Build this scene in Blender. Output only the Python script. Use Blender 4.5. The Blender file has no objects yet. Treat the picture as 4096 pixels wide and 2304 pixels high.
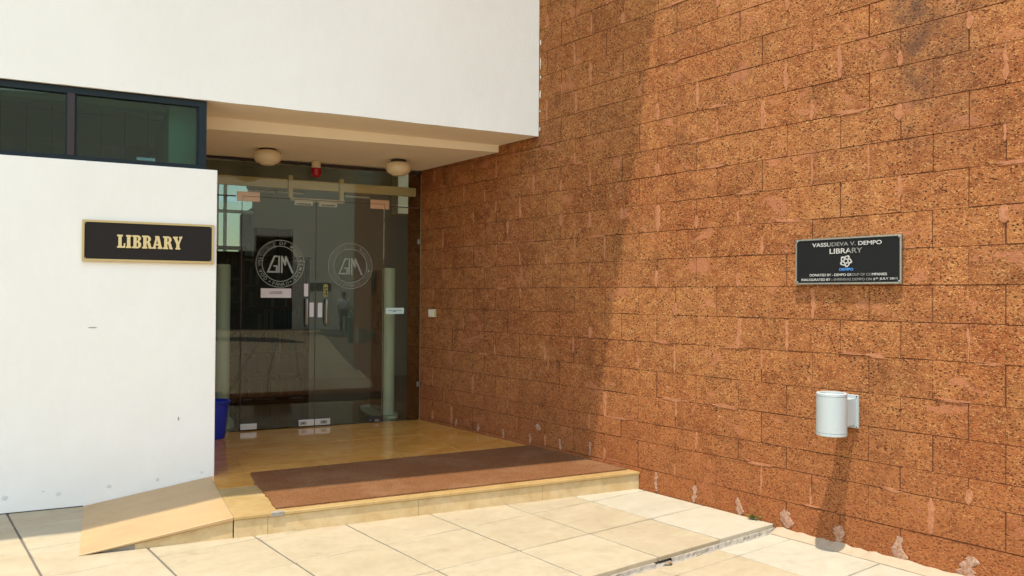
import bpy, bmesh, math, random
from mathutils import Vector, Matrix, noise

R = math.radians
sc = bpy.context.scene
col = sc.collection
random.seed(7)

# ------------------------------------------------------------------ camera
AL = 0.1963                              # the facade is 11 degrees off square with the laterite wall
CA, SA = math.cos(AL), math.sin(AL)
CAM = Vector((-4.8512, -5.8167, 1.55))
YAW, PITCH, ROLL, FPX = 0.6629, 0.01092, 0.006886, 804.1
cy_, sy_, cp_, sp_ = math.cos(YAW), math.sin(YAW), math.cos(PITCH), math.sin(PITCH)
fwd = Vector((sy_ * cp_, cy_ * cp_, sp_))
rt = Vector((cy_, -sy_, 0))
up = rt.cross(fwd)
r2 = rt * math.cos(ROLL) + up * math.sin(ROLL)
u2 = up * math.cos(ROLL) - rt * math.sin(ROLL)
cd = bpy.data.cameras.new('camera')
cam = bpy.data.objects.new('camera', cd)
col.objects.link(cam)
m3 = Matrix((r2, u2, -fwd)).transposed()
cam.matrix_world = Matrix.Translation(CAM) @ m3.to_4x4()
cd.sensor_width = 36.0
cd.lens = FPX / 1024 * 36
cd.clip_start = 0.05
cd.clip_end = 1500
sc.camera = cam

# ------------------------------------------------------------------ world, sun, exposure
SUN_TO = Vector((-0.236, -0.147, 1.0)).normalized()
ELEV = math.asin(SUN_TO.z)
AZ = math.atan2(SUN_TO.x, SUN_TO.y)      # clockwise from +Y
w = bpy.data.worlds.new('World')
sc.world = w
w.use_nodes = True
wn = w.node_tree
bg = wn.nodes['Background']
sky = wn.nodes.new('ShaderNodeTexSky')
sky.sky_type = 'NISHITA'
sky.sun_disc = False
sky.sun_elevation = ELEV
sky.sun_rotation = AZ
sky.air_density = 2.0
sky.dust_density = 0.8
sky.ozone_density = 1.0
wn.links.new(sky.outputs['Color'], bg.inputs['Color'])
bg.inputs['Strength'].default_value = 0.15
sd = bpy.data.lights.new('sun', 'SUN')
sd.energy = 2.0
sd.angle = R(0.6)
sd.color = (1.0, 0.93, 0.80)
sun = bpy.data.objects.new('sun', sd)
col.objects.link(sun)
sun.rotation_euler = SUN_TO.to_track_quat('Z', 'Y').to_euler()
sun.location = (0, 0, 20)
sc.view_settings.view_transform = 'Standard'
sc.view_settings.look = 'None'
sc.view_settings.gamma = 1.0
sc.view_settings.use_curve_mapping = False
sc.view_settings.exposure = 1.5
try:
    sc.cycles.max_bounces = 10
    sc.cycles.transparent_max_bounces = 16
    sc.cycles.diffuse_bounces = 5
except Exception:
    pass


# ------------------------------------------------------------------ materials
class NT:
    """short helper round a material's node tree"""
    def __init__(s, name):
        s.m = bpy.data.materials.new(name)
        s.m.use_nodes = True
        s.t = s.m.node_tree
        s.n = s.t.nodes
        s.b = s.n['Principled BSDF']
        s.out = s.n['Material Output']

    def link(s, a, b):
        s.t.links.new(a, b)

    def pos(s, scale=(1, 1, 1), rot=0.0):
        g = s.n.new('ShaderNodeNewGeometry')
        mp = s.n.new('ShaderNodeMapping')
        mp.inputs['Scale'].default_value = scale
        mp.inputs['Rotation'].default_value = (0, 0, rot)
        s.link(g.outputs['Position'], mp.inputs['Vector'])
        return mp.outputs['Vector']

    def noise(s, vec, scale, detail=3.0, rough=0.55, dist=0.0):
        x = s.n.new('ShaderNodeTexNoise')
        x.inputs['Scale'].default_value = scale
        x.inputs['Detail'].default_value = detail
        x.inputs['Roughness'].default_value = rough
        x.inputs['Distortion'].default_value = dist
        s.link(vec, x.inputs['Vector'])
        return x.outputs['Fac']

    def warp(s, vec, scale, amt):
        x = s.n.new('ShaderNodeTexNoise')
        x.inputs['Scale'].default_value = scale
        s.link(vec, x.inputs['Vector'])
        m = s.n.new('ShaderNodeVectorMath')
        m.operation = 'MULTIPLY_ADD'
        m.inputs[1].default_value = (amt, amt, amt)
        s.link(x.outputs['Color'], m.inputs[0])
        s.link(vec, m.inputs[2])
        return m.outputs[0]

    def voro(s, vec, scale, feature='F1'):
        x = s.n.new('ShaderNodeTexVoronoi')
        x.feature = feature
        x.inputs['Scale'].default_value = scale
        s.link(vec, x.inputs['Vector'])
        return x.outputs['Distance']

    def ramp(s, fac, stops):
        x = s.n.new('ShaderNodeValToRGB')
        e = x.color_ramp.elements
        while len(e) < len(stops):
            e.new(0.5)
        for i, (p, c) in enumerate(stops):
            e[i].position = p
            e[i].color = (c[0], c[1], c[2], 1) if not isinstance(c, (int, float)) else (c, c, c, 1)
        s.link(fac, x.inputs['Fac'])
        return x.outputs['Color']

    def mix(s, fac, a, b, mode='MIX'):
        x = s.n.new('ShaderNodeMix')
        x.data_type = 'RGBA'
        x.blend_type = mode
        for sock, v in ((x.inputs[0], fac), (x.inputs[6], a), (x.inputs[7], b)):
            if isinstance(v, (int, float)):
                sock.default_value = v
            elif isinstance(v, tuple):
                sock.default_value = (v[0], v[1], v[2], 1)
            else:
                s.link(v, sock)
        return x.outputs[2]

    def math(s, op, a, b=None, c=None, clamp=False):
        x = s.n.new('ShaderNodeMath')
        x.operation = op
        x.use_clamp = clamp
        for i, v in enumerate((a, b, c)):
            if v is None:
                continue
            if isinstance(v, (int, float)):
                x.inputs[i].default_value = v
            else:
                s.link(v, x.inputs[i])
        return x.outputs[0]

    def rnd(s):
        return s.n.new('ShaderNodeObjectInfo').outputs['Random']

    def bump(s, h, strength, dist, prev=None):
        x = s.n.new('ShaderNodeBump')
        x.inputs['Strength'].default_value = strength
        x.inputs['Distance'].default_value = dist
        s.link(h, x.inputs['Height'])
        if prev is not None:
            s.link(prev, x.inputs['Normal'])
        return x.outputs['Normal']

    def set(s, color=None, rough=None, normal=None, metal=None, spec=None, coat=None):
        for key, v in (('Base Color', color), ('Roughness', rough), ('Normal', normal), ('Metallic', metal),
                       ('Specular IOR Level', spec), ('Coat Weight', coat)):
            if v is None:
                continue
            if isinstance(v, (int, float)):
                s.b.inputs[key].default_value = v
            elif isinstance(v, tuple):
                s.b.inputs[key].default_value = (v[0], v[1], v[2], 1)
            else:
                s.link(v, s.b.inputs[key])
        return s.m


def simple(name, c, rough=0.6, metal=0.0, spec=0.5, grain=0.0, gscale=30):
    k = NT(name)
    if grain:
        v = k.noise(k.pos(), gscale, 4)
        c2 = k.mix(v, tuple(x * (1 - grain) for x in c), tuple(min(1, x * (1 + grain)) for x in c))
        k.set(color=c2, normal=k.bump(v, 0.15, 0.002))
    else:
        k.set(color=tuple(c))
    return k.set(rough=rough, metal=metal, spec=spec)


M = {}


def mat_laterite():
    k = NT('laterite')
    p = k.pos((1, 1, 1.6))
    pd = k.pos((1, 1, 1))
    rn = k.rnd()
    big = k.noise(pd, 1.1, 3)
    med = k.noise(p, 9, 4, 0.6)
    fine = k.noise(p, 60, 3, 0.7, 1.1)
    fine2 = k.noise(p, 60, 2, 0.6, 1.8)
    vor = k.voro(k.warp(p, 30, 0.02), 40)
    base = k.ramp(med, [(0.30, (0.215, 0.066, 0.021)), (0.5, (0.310, 0.108, 0.034)), (0.7, (0.370, 0.146, 0.050))])
    tint = k.ramp(rn, [(0.0, (0.90, 0.87, 0.84)), (0.5, (1.0, 0.99, 0.97)), (1.0, (1.08, 1.10, 1.06))])
    base = k.mix(1.0, base, tint, 'MULTIPLY')
    tint2 = k.ramp(big, [(0.32, (0.86, 0.66, 0.56)), (0.5, (1.0, 0.96, 0.92)), (0.66, (1.02, 1.08, 1.10))])
    base = k.mix(0.8, base, tint2, 'MULTIPLY')
    # ochre and cream grains
    och = k.ramp(fine2, [(0.57, 0.0), (0.63, 1.0)])
    base = k.mix(k.math('MULTIPLY', och, 0.58), base, (0.62, 0.36, 0.135))
    # smooth pinkish smears of pointing mortar rubbed over the stone
    smn = k.noise(k.pos((1, 1, 1.6)), 3.3, 4, 0.6, 0.6)
    sm = k.ramp(smn, [(0.60, 0.0), (0.66, 1.0)])
    # pits: voronoi cells that survive a noise mask
    pitv = k.ramp(vor, [(0.20, 1.0), (0.30, 0.0)])
    pitm = k.ramp(k.noise(p, 21, 3, 0.6), [(0.38, 0.0), (0.50, 1.0)])
    pit = k.math('MULTIPLY', pitv, pitm)
    pit2 = k.ramp(fine, [(0.345, 1.0), (0.40, 0.0)])
    pit = k.math('MAXIMUM', pit, pit2)
    pit3 = k.math('MULTIPLY', k.ramp(k.voro(p, 27), [(0.10, 1.0), (0.24, 0.0)]), k.ramp(k.noise(p, 7, 3), [(0.50, 0.0), (0.60, 1.0)]))
    dens = k.math('MAXIMUM', k.ramp(k.noise(p, 4.5, 3, 0.6), [(0.36, 0.35), (0.60, 1.0)]), k.math('MULTIPLY', rn, 0.7))
    pit = k.math('MULTIPLY', k.math('MAXIMUM', pit, pit3), dens)
    clus = k.ramp(k.noise(pd, 2.6, 5, 0.65, 0.5), [(0.30, 0.70), (0.46, 1.0), (0.7, 1.08)])
    base = k.mix(0.85, base, clus, 'MULTIPLY')
    keep = k.math('SUBTRACT', 1.0, k.math('MULTIPLY', sm, 0.8))
    pit = k.math('MULTIPLY', pit, keep)
    base = k.mix(k.math('MULTIPLY', sm, 0.7), base, (0.40, 0.15, 0.070))
    base = k.mix(k.math('MULTIPLY', pit, 0.97), base, (0.035, 0.011, 0.005))
    # old dark run-off stain high on the wall by the camera
    sp = k.n.new('ShaderNodeSeparateXYZ')
    k.link(pd, sp.inputs[0])
    wob = k.math('MULTIPLY', k.math('SUBTRACT', k.noise(k.pos((1, 1, 0.35)), 2.4, 3), 0.5), 0.8)
    dy = k.math('ADD', k.math('ADD', sp.outputs['Y'], 3.62), wob)
    g = k.math('SUBTRACT', 1.0, k.math('MULTIPLY', k.math('ABSOLUTE', dy), 2.9), clamp=True)
    hz = k.math('MULTIPLY', k.math('SUBTRACT', sp.outputs['Z'], 2.25), 0.8, clamp=True)
    st = k.math('MULTIPLY', k.math('MULTIPLY', g, hz), k.ramp(k.noise(p, 6, 4), [(0.35, 0.2), (0.6, 1.0)]))
    base = k.mix(k.math('MULTIPLY', st, 1.2, clamp=True), base, (0.09, 0.045, 0.028))
    # redder towards the foot of the wall
    ft = k.math('MULTIPLY', k.math('SUBTRACT', 1.05, sp.outputs['Z']), 1.1, clamp=True)
    base = k.mix(k.math('MULTIPLY', ft, k.math('MULTIPLY', med, 1.0)), base, (0.27, 0.075, 0.022))
    h = k.math('ADD', k.math('MULTIPLY', pit, -1.0), k.math('MULTIPLY', fine2, 0.45))
    h = k.math('ADD', h, k.math('MULTIPLY', med, 0.4))
    n = k.bump(h, 0.9, 0.010)
    M['laterite'] = k.set(color=base, rough=0.9, normal=n, spec=0.2)


def mat_plaster():
    k = NT('white_plaster')
    p = k.pos()
    a = k.noise(p, 0.8, 4)
    b = k.noise(k.pos((1, 1, 0.12)), 16, 4)
    c = k.noise(p, 55, 4)
    colr = k.ramp(a, [(0.3, (0.80, 0.750, 0.655)), (0.7, (0.84, 0.79, 0.700))])
    colr = k.mix(0.02, colr, k.ramp(b, [(0.35, (0.60, 0.56, 0.5)), (0.65, (0.95, 0.93, 0.9))]), 'MULTIPLY')
    sp = k.n.new('ShaderNodeSeparateXYZ')
    k.link(p, sp.inputs[0])
    ft = k.math('MULTIPLY', k.math('SUBTRACT', 0.42, sp.outputs['Z']), 2.0, clamp=True)
    colr = k.mix(k.math('MULTIPLY', ft, k.math('MULTIPLY', k.noise(p, 5, 4), 0.5)), colr, (0.60, 0.57, 0.52))
    h = k.math('ADD', k.math('MULTIPLY', b, 0.15), k.math('MULTIPLY', c, 0.25))
    h = k.math('ADD', h, k.math('MULTIPLY', k.noise(p, 4, 3), 2.0))
    M['plaster'] = k.set(color=colr, rough=0.75, normal=k.bump(h, 0.5, 0.010), spec=0.3)


def mat_stone(name, c0, c1, c2, rough, vein=0.3, bump=0.3, spec=0.5, rotate=0.0, fleck=True):
    k = NT(name)
    p = k.pos((1, 1, 1), rotate)
    ps = k.pos((1, 1.7, 1), rotate)
    a = k.noise(ps, 2.6, 5, 0.6, 0.8)
    b = k.noise(p, 17, 5, 0.6)
    f = k.noise(p, 70, 3)
    rn = k.rnd()
    colr = k.ramp(a, [(0.3, c0), (0.52, c1), (0.72, c2)])
    colr = k.mix(vein, colr, k.ramp(b, [(0.3, (0.62, 0.58, 0.52)), (0.6, (1.0, 1.0, 1.0))]), 'MULTIPLY')
    tint = k.ramp(rn, [(0.0, (0.95, 0.94, 0.92)), (0.35, (1.0, 0.98, 0.94)), (0.7, (1.01, 1.0, 0.98)), (1.0, (1.03, 1.04, 1.04))])
    colr = k.mix(1.0, colr, tint, 'MULTIPLY')
    if fleck:
        blot = k.ramp(k.noise(p, 4.2, 6, 0.72, 0.4), [(0.28, (0.84, 0.82, 0.80)), (0.44, (1, 1, 1)), (0.70, (1.04, 1.03, 1.0))])
        colr = k.mix(0.8, colr, blot, 'MULTIPLY')
        speck = k.ramp(k.noise(p, 38, 3, 0.6), [(0.24, 1.0), (0.30, 0.0)])
        colr = k.mix(k.math('MULTIPLY', speck, 0.5), colr, tuple(x * 0.35 for x in c0))
        fl = k.ramp(k.noise(ps, 11, 4, 0.7), [(0.66, 0.0), (0.74, 1.0)])
        colr = k.mix(k.math('MULTIPLY', fl, 0.35), colr, tuple(x * 0.5 for x in c0))
    r = k.math('ADD', rough, k.math('MULTIPLY', k.math('SUBTRACT', b, 0.5), 0.12 if rough < 0.3 else 0.25))
    h = k.math('ADD', b, k.math('MULTIPLY', f, 0.5))
    return k.set(color=colr, rough=r, normal=k.bump(h, bump, 0.003), spec=spec)


def mat_glass(name, tint, boost=1.0, ior=1.5):
    k = NT(name)
    k.n.remove(k.b)
    tr = k.n.new('ShaderNodeBsdfTransparent')
    tr.inputs['Color'].default_value = (*tint, 1)
    gl = k.n.new('ShaderNodeBsdfGlossy')
    gl.inputs['Roughness'].default_value = 0.0
    gl.inputs['Color'].default_value = (0.80 * boost, 0.76 * boost, 0.66 * boost, 1)
    fr = k.n.new('ShaderNodeFresnel')
    fr.inputs['IOR'].default_value = ior
    # Fresnel of the outer face for both sides
    mx = k.n.new('ShaderNodeMixShader')
    k.link(fr.outputs[0], mx.inputs[0])
    k.link(tr.outputs[0], mx.inputs[1])
    k.link(gl.outputs[0], mx.inputs[2])
    k.link(mx.outputs[0], k.out.inputs['Surface'])
    return k.m


def mat_frost(name, c, alpha):
    k = NT(name)
    k.n.remove(k.b)
    tr = k.n.new('ShaderNodeBsdfTransparent')
    df = k.n.new('ShaderNodeBsdfDiffuse')
    df.inputs['Color'].default_value = (*c, 1)
    mx = k.n.new('ShaderNodeMixShader')
    mx.inputs[0].default_value = alpha
    k.link(tr.outputs[0], mx.inputs[1])
    k.link(df.outputs[0], mx.inputs[2])
    k.link(mx.outputs[0], k.out.inputs['Surface'])
    return k.m


mat_laterite()
mat_plaster()
M['mortar_dark'] = simple('joint_mortar', (0.12, 0.045, 0.022), 0.95, grain=0.3, spec=0.1)


def mat_mortar():
    k = NT('pink_mortar')
    p = k.pos()
    a = k.noise(p, 13, 5, 0.7)
    colr = k.ramp(a, [(0.3, (0.34, 0.125, 0.052)), (0.55, (0.42, 0.172, 0.08)), (0.75, (0.47, 0.21, 0.105))])
    colr = k.mix(0.5, colr, k.ramp(k.noise(p, 62, 2), [(0.35, (0.55, 0.5, 0.45)), (0.5, (1, 1, 1))]), 'MULTIPLY')
    M['pink_mortar'] = k.set(color=colr, rough=0.9, normal=k.bump(k.noise(p, 60, 3), 0.4, 0.003), spec=0.2)
    k = NT('pale_mortar')
    p = k.pos()
    a = k.noise(p, 45, 5, 0.75)
    colr = k.ramp(a, [(0.36, (0.30, 0.12, 0.06)), (0.53, (0.37, 0.215, 0.14)), (0.74, (0.48, 0.36, 0.285))])
    M['pale_mortar'] = k.set(color=colr, rough=0.9, normal=k.bump(a, 0.6, 0.006), spec=0.2)


mat_mortar()
M['paver'] = mat_stone('paving_stone', (0.345, 0.280, 0.182), (0.375, 0.310, 0.207), (0.40, 0.336, 0.232), 0.62, 0.22, 0.35, 0.3)
M['paver_white'] = mat_stone('pale_paving_stone', (0.375, 0.335, 0.25), (0.405, 0.368, 0.282), (0.43, 0.395, 0.31), 0.55, 0.15, 0.3, 0.35)
M['gold'] = mat_stone('golden_stone', (0.54, 0.235, 0.040), (0.62, 0.295, 0.060), (0.68, 0.36, 0.10), 0.07, 0.25, 0.05, 0.5, AL)
M['gold_pale'] = mat_stone('pale_golden_stone', (0.37, 0.235, 0.085), (0.43, 0.285, 0.115), (0.47, 0.33, 0.15), 0.22, 0.2, 0.1, 0.5, AL)
M['gold_riser'] = mat_stone('worn_golden_stone', (0.48, 0.32, 0.14), (0.57, 0.42, 0.22), (0.60, 0.47, 0.28), 0.4, 0.35, 0.2, 0.4, AL)
M['ramp'] = mat_stone('ramp_stone', (0.385, 0.245, 0.11), (0.41, 0.262, 0.12), (0.43, 0.28, 0.13), 0.42, 0.18, 0.2, 0.4, AL)
M['joint'] = simple('grey_joint_filler', (0.13, 0.105, 0.08), 0.95, grain=0.4, gscale=60)
M['cement'] = simple('grey_cement', (0.27, 0.235, 0.185), 0.95, grain=0.4, gscale=25)
M['soffit'] = simple('cream_soffit_paint', (0.87, 0.77, 0.59), 0.7, grain=0.03, gscale=6)
M['cream_paint'] = simple('cream_beam_paint', (0.72, 0.62, 0.38), 0.5, grain=0.04)
M['alu'] = simple('dark_blue_aluminium', (0.006, 0.012, 0.014), 0.5, 0.0, 0.25)
M['alu_brown'] = simple('dark_brown_aluminium', (0.035, 0.022, 0.02), 0.5, 0.0, 0.3)
M['glass_door'] = mat_glass('door_glass', (0.92, 0.91, 0.84))
M['glass_band'] = mat_glass('green_tinted_glass', (0.44, 0.62, 0.56))
M['glass_back'] = mat_glass('rear_window_glass', (0.36, 0.45, 0.50))
M['dim_glass'] = mat_glass('dim_tinted_glass', (0.42, 0.42, 0.50))
M['frost'] = mat_frost('frosted_film', (0.70, 0.78, 0.72), 0.42)
M['frost2'] = mat_frost('thin_frosted_film', (0.70, 0.75, 0.66), 0.26)
M['black_panel'] = simple('black_sign_panel', (0.020, 0.015, 0.012), 0.6, grain=0.1, spec=0.15)
M['plaque'] = simple('black_plaque', (0.010, 0.010, 0.010), 0.5, spec=0.15)
M['brass'] = simple('satin_brass', (0.58, 0.41, 0.18), 0.38, 0.75, grain=0.06)
M['brass_paint'] = simple('gold_letter', (0.70, 0.52, 0.24), 0.4, 0.45)
M['steel'] = simple('brushed_steel', (0.33, 0.32, 0.29), 0.3, 0.9, grain=0.08)
M['copper'] = simple('rose_steel', (0.62, 0.40, 0.24), 0.33, 0.55, grain=0.05)
M['patch'] = simple('satin_patch_steel', (0.62, 0.58, 0.52), 0.35, 0.5)
M['letter_silver'] = simple('silver_letter', (0.50, 0.48, 0.44), 0.45, 0.3)
M['letter_dull'] = simple('weathered_letter', (0.20, 0.19, 0.17), 0.5, 0.2)
M['blue_letter'] = simple('blue_letter', (0.05, 0.20, 0.52), 0.5)
M['paper'] = simple('white_paper', (0.80, 0.74, 0.72), 0.8)
M['paper_cold'] = simple('pale_notice_paper', (0.62, 0.74, 0.68), 0.8)
M['ink'] = simple('black_ink', (0.02, 0.02, 0.02), 0.7)
M['yellow'] = simple('yellow_print', (0.80, 0.68, 0.10), 0.6)
M['mat'] = None


def mat_mat():
    k = NT('coir_mat')
    p = k.pos()
    a = k.noise(p, 160, 2, 0.8)
    b = k.noise(p, 5, 3)
    colr = k.ramp(a, [(0.3, (0.09, 0.036, 0.014)), (0.5, (0.185, 0.079, 0.032)), (0.72, (0.29, 0.140, 0.062))])
    colr = k.mix(0.4, colr, k.ramp(b, [(0.3, (0.75, 0.75, 0.75)), (0.7, (1.0, 1.0, 1.0))]), 'MULTIPLY')
    dust = k.ramp(k.noise(k.pos((1, 1, 1), AL), 2.2, 5, 0.65), [(0.45, 0.0), (0.75, 1.0)])
    colr = k.mix(k.math('MULTIPLY', dust, 0.35), colr, (0.33, 0.20, 0.11))
    M['mat'] = k.set(color=colr, rough=1.0, normal=k.bump(a, 1.0, 0.006), spec=0.05)


mat_mat()
M['globe'] = simple('opal_lamp_glass', (0.74, 0.62, 0.40), 0.25)
M['black_metal'] = simple('black_metal', (0.03, 0.027, 0.025), 0.4, 0.3)
M['red'] = simple('red_beacon_plastic', (0.36, 0.010, 0.014), 0.12)
M['beige_plastic'] = simple('beige_plastic', (0.66, 0.55, 0.36), 0.5)
M['switch_white'] = simple('ivory_plastic', (0.74, 0.68, 0.52), 0.4)
M['switch_yellow'] = simple('yellow_plastic', (0.60, 0.42, 0.15), 0.5)  # yellower tone for the side of the switch box
M['lamp_grey'] = simple('powder_coated_grey', (0.40, 0.43, 0.42), 0.45, grain=0.03)
M['bucket'] = simple('blue_plastic', (0.012, 0.035, 0.36), 0.32)
M['gate'] = simple('pale_green_gate_paint', (0.52, 0.62, 0.50), 0.45)
M['smoky'] = mat_frost('smoky_acrylic', (0.16, 0.12, 0.08), 0.45)
M['emblem_dark'] = simple('dark_print', (0.06, 0.035, 0.025), 0.6)
M['wood'] = simple('dark_red_wood', (0.022, 0.009, 0.006), 0.7, grain=0.3, spec=0.1)
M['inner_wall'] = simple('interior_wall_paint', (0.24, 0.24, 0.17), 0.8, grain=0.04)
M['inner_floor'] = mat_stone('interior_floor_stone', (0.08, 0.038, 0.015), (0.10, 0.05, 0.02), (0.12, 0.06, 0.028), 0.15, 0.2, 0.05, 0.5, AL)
M['ceil_tile'] = simple('ceiling_tile', (0.62, 0.62, 0.56), 0.85, grain=0.05)
M['tube'] = simple('unlit_tube', (0.75, 0.72, 0.66), 0.3)
M['leaf'] = simple('weed_leaf', (0.09, 0.22, 0.03), 0.6)
M['dry_leaf'] = simple('dry_leaf', (0.22, 0.13, 0.06), 0.8, grain=0.3)
M['skin'] = simple('skin', (0.28, 0.15, 0.09), 0.55)
M['shirt'] = simple('white_shirt', (0.70, 0.72, 0.78), 0.8)
M['trousers'] = simple('dark_trousers', (0.03, 0.045, 0.045), 0.85)
M['hair'] = simple('black_hair', (0.012, 0.01, 0.01), 0.6)
M['teal'] = simple('green_planter', (0.10, 0.17, 0.13), 0.6, grain=0.1)
M['ground_dark'] = simple('dark_ground', (0.055, 0.05, 0.045), 0.5, grain=0.3)  # tone of the dark patches on the plaza
M['asphalt'] = simple('earth', (0.16, 0.12, 0.08), 0.95, grain=0.3, gscale=2)
M['dark_glass'] = simple('dark_window_glass', (0.02, 0.025, 0.025), 0.08)
M['pelmet'] = simple('cream_pelmet', (0.75, 0.62, 0.36), 0.7)
M['panel_green'] = simple('grey_green_panel', (0.34, 0.37, 0.28), 0.7, grain=0.05)
BOOKC = [simple('book_cloth', tuple(0.15 * q for q in c), 0.9, spec=0.05) for c in ((0.10, 0.11, 0.10), (0.16, 0.04, 0.03), (0.04, 0.07, 0.12), (0.25, 0.22, 0.16), (0.05, 0.10, 0.06))]


# ------------------------------------------------------------------ building helpers
def F(x, y, z=0.0):
    """facade frame (x along the facade, y into the building) to world"""
    return Vector((x * CA + y * SA, -x * SA + y * CA, z))


def tag(o, label=None, cat=None, group=None, kind=None):
    if label: o['label'] = label
    if cat: o['category'] = cat
    if group: o['group'] = group
    if kind: o['kind'] = kind
    return o


ORG = {}


def empty(name, p=(0, 0, 0), frame='W', **kw):
    """thing root at p (given in its own frame); children are modelled in absolute frame coordinates"""
    o = bpy.data.objects.new(name, None)
    o.empty_display_size = 0.2
    col.objects.link(o)
    place(o, p, frame)
    tag(o, **kw)
    return o


def place(o, p, frame):
    p = Vector(p)
    if frame == 'F':
        o.location = F(*p)
        o.rotation_euler = (0, 0, -AL)
    else:
        o.location = p
    ORG[o] = p


class MB:
    def __init__(s):
        s.bm = bmesh.new()

    def box(s, x0, x1, y0, y1, z0, z1, bevel=0.0):
        r = bmesh.ops.create_cube(s.bm, size=1)
        vs = r['verts']
        for v in vs:
            v.co = Vector((x0 if v.co.x < 0 else x1, y0 if v.co.y < 0 else y1, z0 if v.co.z < 0 else z1))
        if bevel:
            es = list({e for v in vs for e in v.link_edges})
            bmesh.ops.bevel(s.bm, geom=es, offset=bevel, segments=2, affect='EDGES', profile=0.6)
        return s

    def prism(s, pts, z0, z1, axis='z'):
        """polygon extruded; axis z: pts (x,y); axis y: pts (x,z) from y=z0..z1; axis x: pts (y,z)"""
        def mk(p, d):
            return (p[0], p[1], d) if axis == 'z' else ((p[0], d, p[1]) if axis == 'y' else (d, p[0], p[1]))
        a = [s.bm.verts.new(mk(p, z0)) for p in pts]
        b = [s.bm.verts.new(mk(p, z1)) for p in pts]
        s.bm.faces.new(a)
        s.bm.faces.new(list(reversed(b)))
        n = len(pts)
        for i in range(n):
            s.bm.faces.new((a[i], a[(i + 1) % n], b[(i + 1) % n], b[i]))
        return s

    def hexa(s, c):
        """eight corners: bottom four then top four"""
        v = [s.bm.verts.new(p) for p in c]
        for f in ((3, 2, 1, 0), (4, 5, 6, 7), (0, 1, 5, 4), (1, 2, 6, 5), (2, 3, 7, 6), (3, 0, 4, 7)):
            s.bm.faces.new([v[i] for i in f])
        return s

    def lathe(s, prof, cx, cy, seg=40, squash=1.0, cap=True):
        rings = []
        for r, z in prof:
            if r < 1e-5:
                rings.append([s.bm.verts.new((cx, cy, z))])
            else:
                rings.append([s.bm.verts.new((cx + r * math.cos(2 * math.pi * i / seg), cy + r * squash * math.sin(2 * math.pi * i / seg), z)) for i in range(seg)])
        for a, b in zip(rings, rings[1:]):
            for i in range(seg):
                j = (i + 1) % seg
                if len(a) == 1 and len(b) == 1:
                    continue
                if len(a) == 1:
                    s.bm.faces.new((a[0], b[j], b[i]))
                elif len(b) == 1:
                    s.bm.faces.new((a[i], a[j], b[0]))
                else:
                    s.bm.faces.new((a[i], a[j], b[j], b[i]))
        return s

    def tube(s, pts, r, seg=10):
        pts = [Vector(p) for p in pts]
        rings = []
        for i, p in enumerate(pts):
            d = (pts[min(i + 1, len(pts) - 1)] - pts[max(i - 1, 0)]).normalized()
            a = d.orthogonal().normalized() if i == 0 else (rings_a - d * rings_a.dot(d)).normalized()
            rings_a = a
            b = d.cross(a)
            rr = r[i] if isinstance(r, (list, tuple)) else r
            rings.append([s.bm.verts.new(p + (a * math.cos(t) + b * math.sin(t)) * rr) for t in [2 * math.pi * k / seg for k in range(seg)]])
        for a, b in zip(rings, rings[1:]):
            for i in range(seg):
                j = (i + 1) % seg
                s.bm.faces.new((a[i], a[j], b[j], b[i]))
        s.bm.faces.new(list(reversed(rings[0])))
        s.bm.faces.new(rings[-1])
        return s

    def mesh(s, name, off=Vector((0, 0, 0)), smooth=False, recalc=True):
        bmesh.ops.translate(s.bm, verts=s.bm.verts, vec=-off)
        if recalc:
            bmesh.ops.recalc_face_normals(s.bm, faces=s.bm.faces)
        me = bpy.data.meshes.new(name)
        s.bm.to_mesh(me)
        s.bm.free()
        if smooth:
            for p in me.polygons:
                p.use_smooth = True
            try:
                me.set_sharp_from_angle(angle=R(40))
            except Exception:
                pass
        return me

    def part(s, name, mat, parent, smooth=False, **kw):
        root = parent
        while root.parent:
            root = root.parent
        me = s.mesh(name, ORG[root], smooth)
        me.materials.append(mat)
        o = bpy.data.objects.new(name, me)
        col.objects.link(o)
        o.parent = parent
        tag(o, **kw)
        return o

    def thing(s, name, mat, p, frame, smooth=False, **kw):
        me = s.mesh(name, Vector(p), smooth)
        me.materials.append(mat)
        o = bpy.data.objects.new(name, me)
        col.objects.link(o)
        place(o, p, frame)
        tag(o, **kw)
        return o


def child_mesh(name, me, parent, loc=(0, 0, 0), rot=None, scale=None):
    o = bpy.data.objects.new(name, me)
    col.objects.link(o)
    o.parent = parent
    o.location = loc
    if rot: o.rotation_euler = rot
    if scale: o.scale = scale
    return o


# flat lettering: polygons (with holes) on a vertical plane, given thickness
def curve_mesh(splines, extrude, name='outline'):
    cu = bpy.data.curves.new(name, 'CURVE')
    cu.dimensions = '2D'
    cu.fill_mode = 'BOTH'
    cu.extrude = extrude
    for pts in splines:
        sp = cu.splines.new('POLY')
        sp.points.add(len(pts) - 1)
        for i, q in enumerate(pts):
            sp.points[i].co = (q[0], q[1], 0, 1)
        sp.use_cyclic_u = True
    return eval_curve(cu)


def eval_curve(cu):
    o = bpy.data.objects.new('tmp', cu)
    col.objects.link(o)
    dg = bpy.context.evaluated_depsgraph_get()
    me = bpy.data.meshes.new_from_object(o.evaluated_get(dg))
    bpy.data.objects.remove(o)
    return me


def text_mesh(body, extrude=0.001, bold=0.0, shear=0.0):
    cu = bpy.data.curves.new('lettering', 'FONT')
    cu.body = body
    cu.size = 1.0
    cu.extrude = extrude
    cu.offset = bold
    cu.shear = shear
    me = eval_curve(cu)
    return me


def bounds(me):
    xs = [v.co.x for v in me.vertices]
    ys = [v.co.y for v in me.vertices]
    return min(xs), max(xs), min(ys), max(ys)


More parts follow.
